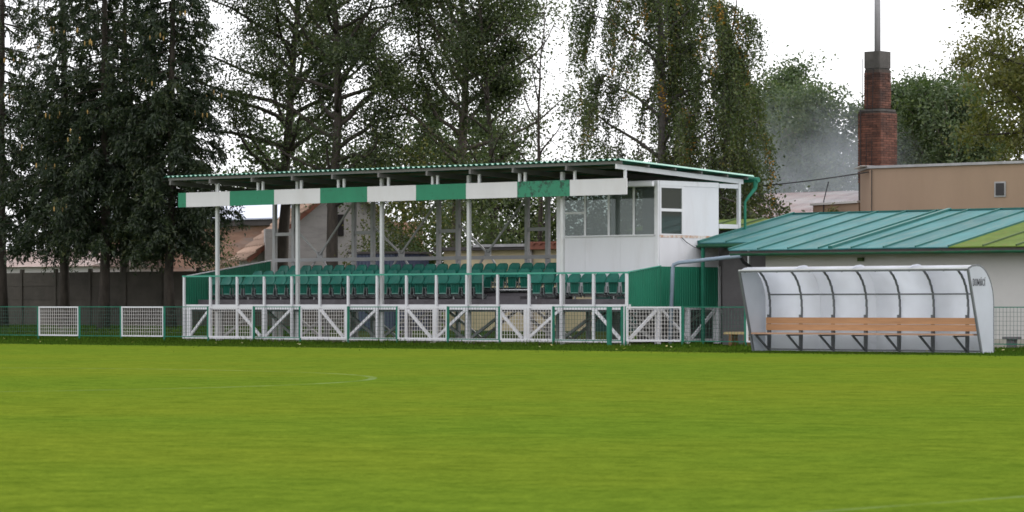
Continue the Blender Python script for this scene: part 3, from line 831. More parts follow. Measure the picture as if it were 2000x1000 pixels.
# roof-and-back sheets, curved, four of them
bx = [26.88, 28.55, 30.22, 31.87, 33.53]
for k in range(4):
    cols = [((bx[k], y + 0.012, z + 0.012), (bx[k + 1], y + 0.012, z + 0.012)) for y, z in prof]
    MB().sheet(cols, 0.012, (0, 0.7, 0.7)).build('curved_sheet', DUGSHEET, du, True)
for x in bx[1:4]:
    m = MB()
    for i in range(3):
        a, b = prof[i], prof[i + 1]
        m.bar((x, a[0] + 0.03, a[1] + 0.03), (x, b[0] + 0.03, b[1] + 0.03), 0.05, 0.012, up=(1, 0, 0))
    m.build('sheet_strip', DUGSHEET, du)
def side(x0, x1):
    return MB().xprism([(-5.62, 0.01)] + [(-6.16, 1.95)] + prof[1:], x0, x1)
side(26.86, 26.885).build('side_panel', DUGSIDE, du)
side(33.535, 33.56).build('side_panel', DUGSIDE, du)
for x in (26.87, 33.55):
    MB().bar((x, -5.63, 0.0), (x, -6.18, 1.95), 0.05, 0.045).build('front_edge', DUGF, du)
for x in (33.55,):
    m = MB()
    for i in range(len(prof) - 1):
        a, b = prof[i], prof[i + 1]
        m.bar((x, a[0] + 0.01, a[1] + 0.012), (x, b[0] + 0.01, b[1] + 0.012), 0.05, 0.02, up=(1, 0, 0))
    m.build('edge_trim', DUGF, du)
box('top_rail', DUGF, du, 26.9, 33.52, -6.2, -6.155, 1.915, 1.96)
box('top_lip', WHITE, du, 26.87, 33.53, -6.215, -6.17, 1.962, 1.985)
box('mid_rail', DUGF, du, 27.0, 33.5, -5.235, -5.205, 1.37, 1.405)
box('lower_rail', DUGF, du, 27.0, 33.5, -5.235, -5.205, 0.04, 0.075)
for z in (0.52, 0.68):
    box('back_plank', PLANK, du, 27.0, 33.42, -5.3, -5.265, z, z + 0.15)
box('seat_plank', PLANKL, du, 26.93, 33.44, -5.80, -5.36, 0.425, 0.465)
for x in ARX:
    MB().bar((x, -5.24, 0.05), (x, -5.74, 0.41), 0.04, 0.04).bar((x, -5.78, 0.405), (x, -5.24, 0.405), 0.04, 0.03).bar((x, -5.26, 0.05), (x, -5.26, 0.9), 0.035, 0.03).build('bench_strut', DUGF, du)
# painted block capitals, built stroke by stroke on the end panel
lt = MB()
LU, LV, LH, LWD, LG, LS = -6.0, 1.57, 0.165, 0.068, 0.021, 0.018     # start, baseline, height, width, gap, stroke
def stroke(u, v0, v1, w):
    lt.box(33.561, 33.565, u, u + w, LV + v0, LV + v1)
def slant(u0, v0, u1, v1, w=LS):
    lt.bar((33.563, u0, LV + v0), (33.563, u1, LV + v1), w, 0.004, up=(1, 0, 0))
u = LU
for chr_ in 'DOMÁCÍ':
    w = LWD * (1.35 if chr_ == 'M' else 0.36 if chr_ == 'Í' else 1)
    if chr_ in 'DOC':
        b0 = 0.018 if chr_ != 'D' else 0
        stroke(u, b0, LH - b0, LS)
        stroke(u + (b0 or 0.0), 0, LS, w - b0 - 0.016); stroke(u + (b0 or 0.0), LH - LS, LH, w - b0 - 0.016)
        if chr_ == 'C':
            stroke(u + w - LS, 0.018, 0.05, LS); stroke(u + w - LS, LH - 0.05, LH - 0.018, LS)
        else:
            stroke(u + w - LS, 0.016, LH - 0.016, LS)
    elif chr_ == 'M':
        stroke(u, 0, LH, LS); stroke(u + w - LS, 0, LH, LS)
        slant(u + LS * 0.6, LH - 0.005, u + w / 2, 0.03); slant(u + w - LS * 0.6, LH - 0.005, u + w / 2, 0.03)
    elif chr_ == 'Á':
        slant(u + LS / 2, 0.0, u + w / 2 - 0.004, LH); slant(u + w - LS / 2, 0.0, u + w / 2 + 0.004, LH)
        stroke(u + 0.018, 0.035, 0.055, w - 0.036); slant(u + w / 2 - 0.004, LH + 0.010, u + w / 2 + 0.018, LH + 0.034, 0.014)
    else:
        stroke(u, 0, LH, LS); slant(u + 0.006, LH + 0.010, u + 0.028, LH + 0.034, 0.014)
    u += w + LG
lo = lt.build('lettering', LETTER, du)
lo['kind'] = 'stuff'
lo['label'] = 'black capitals DOMÁCÍ on the end panel'

# ------------------------------------------------------------------ clubhouse with metal roof
cl = thing('clubhouse', 'low white clubhouse with teal and mossy green seamed metal roof', 'clubhouse')
SL = 0.205
RP = lambda y: 2.64 + SL * (y - 1.9)
def roofstrip(x0, x1, y0, y1, mat, dz=0.0):
    return MB().xprism([(y0, RP(y0) + dz), (y1, RP(y1) + dz), (y1, RP(y1) + dz - 0.03), (y0, RP(y0) + dz - 0.03)], x0, x1).build('roof_panel', mat, cl)
def seam(x, y0, y1, mat, w=0.04, h=0.045):
    MB().bar((x, y0, RP(y0) + h / 2), (x, y1, RP(y1) + h / 2), w, h).build('roof_seam', mat, cl)
YR = 7.4
sx_ = [18.0, 19.02, 20.04, 21.05, 22.08, 23.11, 24.2, 25.25, 26.28, 27.32, 28.4, 29.42, 30.45, 31.5, 32.5, 33.5, 34.5, 35.5]
for k in range(len(sx_) - 1):
    x0, x1 = sx_[k], sx_[k + 1]
    ye = 3.05 if x1 < 20.2 else 1.9
    ol = x0 >= 27.3
    roofstrip(x0 + 0.003, x1 - 0.003, ye, YR, OLIVE if ol else TEAL)
    MB().xprism([(YR, RP(YR)), (12.6, RP(YR) - 5.2 * SL), (12.6, RP(YR) - 5.2 * SL - 0.03), (YR, RP(YR) - 0.03)], x0 + 0.003, x1 - 0.003).build('roof_panel', OLIVE, cl)
    if k: seam(x0, ye if x0 > 20.1 or x0 < 20 else 1.9, YR, OLIVES if x0 > 27.4 else TEALS, 0.07 if k == 2 else 0.04)
seam(23.5, 1.9, YR, TEALS, 0.13, 0.07)
seam(18.03, 3.05, YR, TEALS, 0.08, 0.06)
box('ridge_cap', TEALS, cl, 17.98, 35.5, YR - 0.09, YR + 0.09, RP(YR) - 0.005, RP(YR) + 0.035)
# lower rear wing roof seen behind the booth
for k in range(5):
    x0 = 13.0 + k
    MB().xprism([(5.75, RP(5.75) - 0.1), (YR - 0.1, RP(YR - 0.1) - 0.1), (YR - 0.1, RP(YR) - 0.14), (5.75, RP(5.75) - 0.14)], x0 + 0.003, x0 + 0.985).build('roof_panel', OLIVE, cl)
    if k: MB().bar((x0, 5.75, RP(5.75) - 0.08), (x0, YR - 0.1, RP(YR - 0.1) - 0.08), 0.05, 0.05).build('roof_seam', OLIVES, cl)
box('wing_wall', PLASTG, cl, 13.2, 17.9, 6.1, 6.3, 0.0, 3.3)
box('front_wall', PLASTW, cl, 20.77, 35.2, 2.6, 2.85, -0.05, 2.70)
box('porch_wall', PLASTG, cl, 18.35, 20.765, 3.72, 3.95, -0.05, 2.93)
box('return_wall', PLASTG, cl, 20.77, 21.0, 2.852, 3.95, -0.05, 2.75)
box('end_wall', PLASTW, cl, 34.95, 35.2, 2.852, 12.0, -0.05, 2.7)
box('eave_board', GARROOF, cl, 20.04, 35.5, 1.93, 1.955, 2.47, 2.60)
box('soffit', GARROOF, cl, 20.05, 35.5, 1.957, 2.598, 2.545, 2.565)
box('eave_board', GREENGUT, cl, 18.0, 20.035, 3.055, 3.08, 2.76, 2.845)
box('soffit', GARROOF, cl, 18.02, 20.035, 3.085, 3.715, 2.79, 2.81)
def gutter(x0, x1, y, z, r, name='gutter'):
    m = MB(); cols = []
    for k in range(9):
        t = math.pi * k / 8
        cols.append(((x0, y - r * math.cos(t), z - r * math.sin(t)), (x1, y - r * math.cos(t), z - r * math.sin(t) - 0.01)))
    m.sheet(cols, 0.008, (0, 0, -1))
    return m.build(name, GREENGUT, cl, True)
gutter(20.2, 35.4, 1.80, 2.535, 0.062)
gutter(18.05, 20.1, 2.97, 2.80, 0.06)
for x in np.arange(20.8, 35, 0.9):
    MB().bar((x, 1.74, 2.535), (x, 1.93, 2.54), 0.025, 0.012).build('gutter_bracket', GREENGUT, cl)
MB().tube([(20.48, 1.85, 2.46), (20.48, 2.0, 2.3), (20.48, 2.5, 2.1), (20.48, 2.55, 1.95), (20.48, 2.55, 0.1)], 0.045, 8).build('downpipe', CABLE, cl)
MB().cbox(18.22, 3.02, 0.0, 2.78, 0.085, 0.085, 0.01).build('eave_post', GREENPOST, cl)
MB().cbox(19.95, 2.9, 0.0, 2.79, 0.055, 0.055).build('eave_post', WHITE, cl)
MB().tube([(20.55, 1.80, 2.47), (20.15, 1.80, 2.44), (18.55, 1.55, 2.30), (18.42, 1.5, 2.24), (18.40, 1.48, 2.12), (18.36, 1.42, 0.05)], 0.055, 10).build('drain_pipe', PIPE, cl, True)
wn_ = box('window', PLASTW, cl, 25.68, 26.65, 2.585, 2.598, 1.3, 2.22)
MB().box(25.74, 26.59, 2.575, 2.584, 1.36, 2.17).build('pane', DARKWIN, wn_)
box('vent_box', OLIVES, cl, 23.95, 24.12, 2.5, 2.598, 2.3, 2.4)
box('plinth', CONC, cl, 20.75, 35.22, 2.56, 2.599, -0.05, 0.25)

# ------------------------------------------------------------------ beige flat-roofed building with its lower wing
be = thing('beige_building', 'plain beige rendered building with flat parapet behind the clubhouse roof', 'building')
MB().prism([(15.9, 14.0), (33, 14.0), (33, 24), (12.9, 24), (14.22, 15.74)], 0, 5.34).build('wall', BEIGE, be)
MB().prism([(15.88, 13.93), (33.1, 13.93), (33.1, 24.1), (12.8, 24.1), (14.14, 15.72)], 5.342, 5.42).build('parapet_coping', COPING, be)
MB().prism([(14.15, 15.5), (15.5, 14.02), (15.85, 14.3), (14.2, 15.8)], 5.425, 5.44).build('coping_flashing', COPINGW, be)
fr_ = MB().box(20.50, 20.90, 13.97, 13.998, 4.36, 4.82).build('window', COPING, be)
MB().box(20.56, 20.85, 13.95, 13.969, 4.41, 4.77).build('pane', DARKWIN, fr_)
MB().bar((15.98, 13.96, 5.3), (15.98, 13.96, 2.0), 0.02, 0.02).build('drip_wire', CABLE, be)
lw_ = thing('low_annexe', 'low beige annexe with pale coping left of the beige building', 'annexe')
MB().prism([(11.24, 17.2), (14.1, 15.82), (14.6, 22), (11.5, 23)], 0, 4.36).build('wall', BEIGE, lw_)
MB().prism([(11.15, 17.17), (14.12, 15.72), (14.6, 22), (11.45, 23.1)], 4.362, 4.43).build('coping', COPINGW, lw_)
MB().tube([(11.9, 16.8, 3.2), (12.0, 16.78, 4.5), (12.25, 16.7, 5.1)], 0.018, 5).build('stay_rod', CABLE, lw_)

# ------------------------------------------------------------------ brick chimney
ch = thing('brick_chimney', 'tall sooty brick chimney stack with concrete cap and metal flue', 'chimney')
def ring_bricks(cx, cy, w, z0, z1):
    """stretcher courses on the two faces towards the pitch: (centre, along-x?) list"""
    out = []; bh = 0.078; L = 0.262
    nz = int((z1 - z0) / bh)
    for r in range(nz):
        z = z0 + (r + 0.5) * bh
        nb = max(2, int(round(w / L))); l = w / nb
        off = 0.5 if r % 2 else 0
        for i in range(nb + (1 if off else 0)):
            a = max(0, (i - off) * l); b = min(w, (i + 1 - off) * l)
            if b - a < 0.05: continue
            m = (a + b) / 2 - w / 2
            out.append((cx + m, cy - w / 2, z, b - a, 0))
            out.append((cx + w / 2, cy + m, z, b - a, 1))
    return out
CHX, CHY = 12.57, 18.9
core = MB()
core.cbox(CHX, CHY, 0.0, 7.42, 0.88).cbox(CHX, CHY, 7.42, 8.78, 0.60)
core.build('mortar_core', MORTAR, ch)
allb = ring_bricks(CHX, CHY, 0.90, 5.1, 7.4) + ring_bricks(CHX, CHY, 0.62, 7.52, 8.76)
bm = {}
def brickmesh(l):
    k = round(l, 3)
    if k not in bm:
        hl = l / 2 - 0.006; b = 0.006
        m = MB()
        m.add([(-hl, -0.018 + b, -0.033), (hl, -0.018 + b, -0.033), (hl, -0.018 + b, 0.033), (-hl, -0.018 + b, 0.033),
               (-hl + b, -0.018, -0.033 + b), (hl - b, -0.018, -0.033 + b), (hl - b, -0.018, 0.033 - b), (-hl + b, -0.018, 0.033 - b),
               (-hl, 0.03, -0.033), (hl, 0.03, -0.033), (hl, 0.03, 0.033), (-hl, 0.03, 0.033)],
              [(4, 5, 6, 7), (0, 1, 5, 4), (1, 2, 6, 5), (2, 3, 7, 6), (3, 0, 4, 7), (8, 9, 1, 0), (9, 10, 2, 1), (10, 11, 3, 2), (11, 8, 0, 3)])
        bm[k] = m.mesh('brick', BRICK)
    return bm[k]
allb.sort(key=lambda q: (q[4], -q[3]))
single = [q for q in allb if q[4] == 0 and q[3] > 0.2] + [q for q in allb if q[4] == 1 and q[3] > 0.2]
single = single[:300]
ss = set(id(q) for q in single)
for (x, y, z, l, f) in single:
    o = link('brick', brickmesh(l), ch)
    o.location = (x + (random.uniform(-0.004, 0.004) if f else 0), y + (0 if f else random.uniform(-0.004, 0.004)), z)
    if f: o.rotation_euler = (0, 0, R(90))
rest = MB()
for q in allb:
    if id(q) in ss: continue
    x, y, z, l, f = q
    me = brickmesh(l)
    vs_ = []
    for v in me.vertices:
        p = v.co
        vs_.append((x - p.y, y + p.x, z + p.z) if f else (x + p.x, y + p.y, z + p.z))
    rest.add(vs_, [tuple(p.vertices) for p in me.polygons])
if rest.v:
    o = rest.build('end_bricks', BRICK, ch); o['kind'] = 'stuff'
MB().cbox(CHX, CHY, 7.40, 7.49, 0.88, 0.88, 0.04).build('ledge', SOOT, ch)
MB().cbox(CHX, CHY, 8.782, 8.83, 0.57).cbox(CHX, CHY, 8.83, 9.38, 0.63, 0.63, 0.02).build('cap', SOOT, ch)
MB().tube([(CHX, CHY, 9.36), (CHX, CHY, 12.4)], 0.105, 14).build('flue_pipe', FLUE, ch, True)
MB().tube([(CHX - 0.3, CHY - 0.52, 4.4), (CHX - 0.3, CHY - 0.52, 7.5), (CHX - 0.32, CHY - 0.38, 7.6), (CHX - 0.32, CHY - 0.38, 9.15)], 0.014, 5).build('earthing_rod', CABLE, ch)
lad = MB()
for s in (-0.2, 0.02):
    lad.bar((CHX + s + 0.1, CHY - 0.52, 4.4), (CHX + s + 0.1, CHY - 0.40, 8.8), 0.016, 0.016)
for z in np.arange(4.6, 8.8, 0.3):
    yy = CHY - 0.52 + 0.12 * (z - 4.4) / 4.4
    lad.bar((CHX - 0.1, yy, z), (CHX + 0.12, yy, z), 0.012, 0.012)
lad.build('ladder', CABLE, ch)

# ------------------------------------------------------------------ hall with a curved rusty roof
ha = thing('rusty_roof_hall', 'long hall with low curved rusty metal roof behind the birch', 'hall')
hx0, hx1 = -13.0, 3.0
cols = []
ysz = []
for k in range(13):
    t = -1 + 2 * k / 12
    ysz.append((47 + t * 8.5, 4.3 + 1.75 * (1 - t * t)))
nsh = 13
for k in range(nsh):
    a = hx0 + (hx1 - hx0) * k / nsh; b = hx0 + (hx1 - hx0) * (k + 1) / nsh - 0.02
    MB().sheet([((a, y, z), (b, y, z)) for y, z in ysz], 0.04, (0, 0, -1)).build('roof_sheet', RUSTROOF, ha, True)
MB().box(hx0 + 0.3, hx1 - 0.3, 38.9, 55.1, 0.2, 4.28).build('wall', BRICKW, ha)
poly = [(38.9, 4.2)] + [(y, z - 0.06) for y, z in ysz[1:-1]] + [(55.1, 4.2)]
MB().xprism(poly, hx1 - 0.6, hx1 - 0.35).build('gable', PLASTG, ha)

# ------------------------------------------------------------------ buildings behind the stand
ga = thing('yellow_garage', 'low yellow plastered garage with rusty roof edge behind the stand', 'garage')
box('wall', GARAGE, ga, 0.6, 12.5, 11.0, 16, 0.1, 2.93)
box('roof', GARROOF, ga, 0.35, 4.5, 10.75, 16.2, 2.932, 3.05)
box('roof', RUSTEDGE, ga, 4.53, 12.8, 10.72, 16.2, 2.932, 3.10)
for k in range(28):
    x = 4.6 + k * 0.29
    MB().tube([(x, 10.66, 3.13), (x, 16.2, 3.13)], 0.06, 6).build('roof_roll', RUSTEDGE, ga)
box('roof_edge', COPING, ga, 2.2, 4.5, 10.70, 10.748, 3.03, 3.12)
box('pillar', GABLE, ga, 4.45, 4.62, 10.9, 10.998, 0.1, 2.93)
for x in (7.2, 9.8):
    d = box('door', DOORG, ga, x, x + 1.9, 10.95, 10.998, 0.15, 2.3)
    MB().box(x + 0.9, x + 0.93, 10.93, 10.949, 0.2, 2.28).build('door_gap', DARKWIN, d)

bs = thing('blue_grey_shed', 'small dark blue-grey sheet shed between the stand and the old house', 'shed')
ribbed((-1.7, 9.0, 0), (0.3, 9.0, 0), 0.25, lambda t: 2.82, 0.02, 0.16, (0, -1, 0)).build('front_sheet', BLUEG, bs)
ribbed((0.3, 9.0, 0), (0.3, 10.6, 0), 0.25, lambda t: 2.82, 0.02, 0.16, (1, 0, 0)).build('side_sheet', BLUEG, bs)
box('roof', GARROOF, bs, -1.8, 0.4, 8.92, 10.7, 2.83, 2.9)

# old house: plastered gable, one tiled slope turned towards the pitch
ho = thing('old_house', 'old house with grey plastered gable and peach tiled roof behind the stand', 'house')
hm = Matrix.Translation(Vector((-19.9, 21.8, 0))) @ Matrix.Rotation(R(54), 4, 'Z')
HW, HE, HA_ = 6.8, 3.2, 6.0            # gable width, eave and apex height
def hb(mb):
    mb.v = [tuple(hm @ Vector(p)) for p in mb.v]
    return mb
g_ = MB().add([(0, 0, 0), (HW, 0, 0), (HW, 0, HE), (HW / 2, 0, HA_), (0, 0, HE), (0, 6, 0), (HW, 6, 0), (HW, 6, HE), (HW / 2, 6, HA_), (0, 6, HE)],
              [(0, 1, 2, 3, 4), (9, 8, 7, 6, 5), (0, 4, 9, 5), (1, 6, 7, 2)])
hb(g_).build('wall', GABLE, ho)
w_ = hb(MB().box(HW / 2 - 0.35, HW / 2 + 0.05, -0.06, -0.003, 3.9, 4.75)).build('window', DARKWIN, ho)
hb(MB().box(0.25, 1.55, -0.5, -0.004, 0, 4.15)).build('annexe_wall', GABLE, ho)
# tile courses on the left slope
slope = math.hypot(HW / 2 + 0.4, HA_ - HE)
ncr = 11
for r in range(ncr):
    f0, f1 = r / ncr, (r + 1.12) / ncr
    def sp(f):
        return (-0.45 + (HW / 2 + 0.45) * f, HE - 0.35 + (HA_ + 0.05 - HE + 0.35) * f)
    m = MB()
    nt = 32
    x0, z0 = sp(f0); x1, z1 = sp(min(1, f1))
    cols = []
    for i in range(nt * 4 + 1):
        y = -0.3 + 6.4 * i / (nt * 4)
        wv = 0.06 * math.cos(i / 4 * 2 * math.pi) + 0.012 * math.sin(i * 0.37 + r)
        cols.append(((x0, y, z0 + 0.13 + wv), (x1, y, z1 + 0.03 + wv)))
    m.sheet(cols, 0.03, (-0.35, 0, -0.9))
    hb(m).build('tile_course', TILE, ho)
hb(MB().sheet([((HW / 2, -0.3, HA_ + 0.1), (HW / 2, 6.1, HA_ + 0.1)), ((HW + 0.45, -0.3, HE - 0.3), (HW + 0.45, 6.1, HE - 0.3))], 0.08, (0, 0, -1))).build('roof_slope', TILE, ho)
hb(MB().bar((-0.42, -0.26, HE - 0.33), (HW / 2, -0.26, HA_ + 0.02), 0.06, 0.16)).build('verge_board', RUSTEDGE, ho)

wb = thing('brick_outbuilding', 'old brick outbuilding with pale bluish metal roof left of the old house', 'outbuilding')
box('wall', BRICKW, wb, -42, -24.5, 31.0, 36, 0.2, 4.75)
box('eave', GARROOF, wb, -42.2, -24.3, 30.6, 31.2, 4.6, 4.9)
MB().xprism([(30.5, 4.92), (36.2, 6.3), (36.2, 6.2), (30.5, 4.86)], -42.3, -24.2).build('roof', PALEROOF, wb)
lb = thing('white_cottage', 'low white cottage glimpsed between the spruces above the concrete wall', 'cottage')
box('wall', PLASTW, lb, -52, -36.0, 27, 33, 0.2, 2.9)
MB().xprism([(26.6, 2.85), (30, 3.7), (33.4, 2.85)], -52.3, -35.8).build('roof', COTROOF, lb)

# precast concrete panel wall
cw = thing('concrete_panel_wall', 'dark grey precast concrete panel wall behind the spruces', 'wall')
WY = 12.4
slab = MB().box(-0.93, 0.93, -0.025, 0.025, 0.01, 0.497).box(-0.92, 0.92, -0.008, 0.012, -0.012, 0.52).mesh('slab', WALLC)
wpost = MB().cbox(0, 0, -0.1, 2.2, 0.16, 0.14, 0.02).mesh('wall_post', WALLC)
k = 0
x = -33.0
while x < -1.0:
    o = link('wall_post', wpost, cw); o.location = (x, WY, 0.3)
    for r in range(4):
        o = link('slab', slab, cw)
        o.location = (x + 1.0, WY + random.uniform(-0.012, 0.012), 0.3 + r * 0.515 + random.uniform(0, 0.01))
        o.rotation_euler = (0, R(random.uniform(-0.3, 0.3)), 0)
    x += 2.0
o = link('wall_post', wpost, cw); o.location = (x, WY, 0.3)

# small things
b_ = thing('wooden_bench', 'small yellow-topped brown wooden bench left of the dugout', 'bench')
box('seat', YELLOWB, b_, 21.9, 22.75, -0.62, -0.3, 0.36, 0.42)
for x in (22.05, 22.55):
    box('leg', BROWNB, b_, x, x + 0.1, -0.6, -0.34, -0.02, 0.358)
c_ = thing('grey_stool', 'small grey stool behind the fence right of the dugout', 'stool')
MB().cbox(30.3, 0.4, 0.28, 0.34, 0.42, 0.3, 0.03).build('seat', PLASTG, c_)
MB().cbox(30.3, 0.4, -0.02, 0.279, 0.2, 0.2, 0.02).build('leg', PLASTG, c_)
cab = MB().tube([(9.6 + (15.75 - 9.6) * t, 16.3 + (14.1 - 16.3) * t, 5.0 + 0.24 * t - 0.55 * t * (1 - t) * 0.25) for t in np.linspace(0, 1, 14)], 0.02, 5).build('power_cable', CABLE)
tag(cab, 'black cable strung from the birch to the beige building', 'cable')
cb = MB().tube([(18.01, 2.35, 3.01), (18.06, 2.5, 2.88), (18.1, 2.8, 2.74), (18.16, 3.0, 2.70)], 0.012, 5).build('hanging_wire', CABLE)
tag(cb, 'thin sagging wire on the right side of the white booth', 'wire')

# fallen leaves on the verge
n = 70
P = np.stack([rng.uniform(-24, 40, n), rng.uniform(-9.5, -1.3, n), rng.uniform(0.05, 0.09, n)], 1)
def quads(C_, A, B):
    V = np.stack([C_ - A, C_ - B, C_ + A, C_ + B], 1).reshape(-1, 3)
    return V, np.arange(len(V)).reshape(-1, 4)
a = rng.uniform(0, 2 * np.pi, n)
s = rng.uniform(0.025, 0.05, n)[:, None]
V, F = quads(P, np.stack([np.cos(a), np.sin(a), rng.uniform(-.5, .5, n)], 1) * s, np.stack([-np.sin(a), np.cos(a), rng.uniform(-.5, .5, n)], 1) * s * 0.7)
tag(link('fallen_leaves', npmesh('fallen_leaves', V, F, LEAFD)), 'scattered pale fallen leaves on the grass before the fence', 'leaves', kind='stuff')

# ------------------------------------------------------------------ trees
def unit(v):
    return v / np.maximum(1e-9, np.linalg.norm(v, axis=-1, keepdims=True))

def leafcloud(C_, size, up=0.3, ar=0.55, drop=0.0):
    n = len(C_)
    N = unit(rng.normal(size=(n, 3)) + np.array([0, 0, up]))
    T = rng.normal(size=(n, 3)); T[:, 2] -= drop
    A = unit(T - N * (T * N).sum(1, keepdims=True)); B = np.cross(N, A)
    s = (size * rng.uniform(0.6, 1.25, n))[:, None] / 2
    return quads(C_, A * s, B * s * ar)

def branch_path(p, d, L, n, wob, trop, r):
    pts = [np.array(p, float)]
    d = np.array(d, float)
    for i in range(n):
        d = unit(d + r.normal(size=3) * wob + np.array([0, 0, trop]))
        pts.append(pts[-1] + d * L / n)
    return np.array(pts), d

def make_tree(name, label, x, y, H, r0, leaf, bark, seed, lean=(0, 0), spread=4.5, z0=2.5, nlimb=16, nleaf=26000, lsize=0.13,
              clump=0.33, group=None, upang=0.7, cat='tree', top=1.0, squeeze=None, trunks=1, droop=0.0, twiglen=1.0, zcut=0.4):
    r = np.random.default_rng(seed)
    t = thing(name, label, cat, group=group)
    base = np.array([x, y, ground_h(x, y) - 0.1])
    wood = MB(); twigs = []
    for tk in range(trunks):
        d0 = unit(np.array([lean[0] + (r.normal() * 0.18 if tk else 0), lean[1] + (r.normal() * 0.18 if tk else 0), 1.0]))
        tr, _ = branch_path(base + (np.array([r.normal() * .3, r.normal() * .3, 0]) if tk else 0), d0, H, 14, 0.05, 0.05, r)
        rad = [r0 * (1 - 0.88 * (i / 14) ** 0.9) for i in range(15)]
        rad[0] *= 1.3
        wood.tube(tr, rad, 9)
        nl = nlimb // trunks
        for k in range(nl):
            f = (k + r.uniform(0.1, 0.9)) / nl
            h = z0 + (H - z0) * f ** 0.9
            i = min(13.99, h / H * 14); i0 = int(i)
            p = tr[i0] + (tr[i0 + 1] - tr[i0]) * (i - i0)
            az = k * 2.4 + r.uniform(-0.5, 0.5)
            prof_ = math.sin(math.pi * min(1, (0.22 + 0.78 * f) ** 0.9)) ** 0.6 if f > 0.15 else 0.75
            Lb = spread * max(0.25, prof_) * r.uniform(0.75, 1.15)
            d = unit(np.array([math.cos(az), math.sin(az), upang * (0.5 + f)]))
            lp, dl = branch_path(p, d, Lb, 7, 0.16, 0.06 - droop, r)
            rb = max(0.02, r0 * 0.42 * (1 - 0.6 * f))
            wood.tube(lp, [rb * (1 - 0.85 * j / 7) for j in range(8)], 5)
            ns = max(3, int(Lb * 2.3))
            for q in range(ns):
                g_ = r.uniform(0.25, 1.0) if q else 1.0
                j = min(6.99, g_ * 7); j0 = int(j)
                pp = lp[j0] + (lp[j0 + 1] - lp[j0]) * (j - j0)
                dd = unit(r.normal(size=3) + unit(lp[j0 + 1] - lp[j0]) * 0.7 + np.array([0, 0, 0.25]))
                tp, _ = branch_path(pp, dd, r.uniform(0.6, 1.5) * twiglen, 4, 0.25, -0.04 - droop, r)
                wood.tube(tp, [0.018, 0.014, 0.010, 0.007, 0.004], 3, False)
                twigs.append(tp)
    T = np.array(twigs)
    wt = r.lognormal(0, 0.9, len(T)); wt /= wt.sum()
    k = r.choice(len(T), nleaf, p=wt)                     # some twigs carry many leaves, others few
    u = r.uniform(0.2, 4, nleaf); i0 = np.minimum(3, u.astype(int)); fu = (u - i0)[:, None]
    C_ = T[k, i0] * (1 - fu) + T[k, i0 + 1] * fu + r.normal(size=(nleaf, 3)) * clump * np.array([1, 1, 0.75])
    C_ = C_[C_[:, 2] > zcut + 0.5 * np.sin(C_[:, 0] * 1.9)]
    V, F = leafcloud(C_, lsize)
    link('crown', npmesh('crown', V, F, leaf), t)
    wood.build('trunk', bark, t, True)
    return t

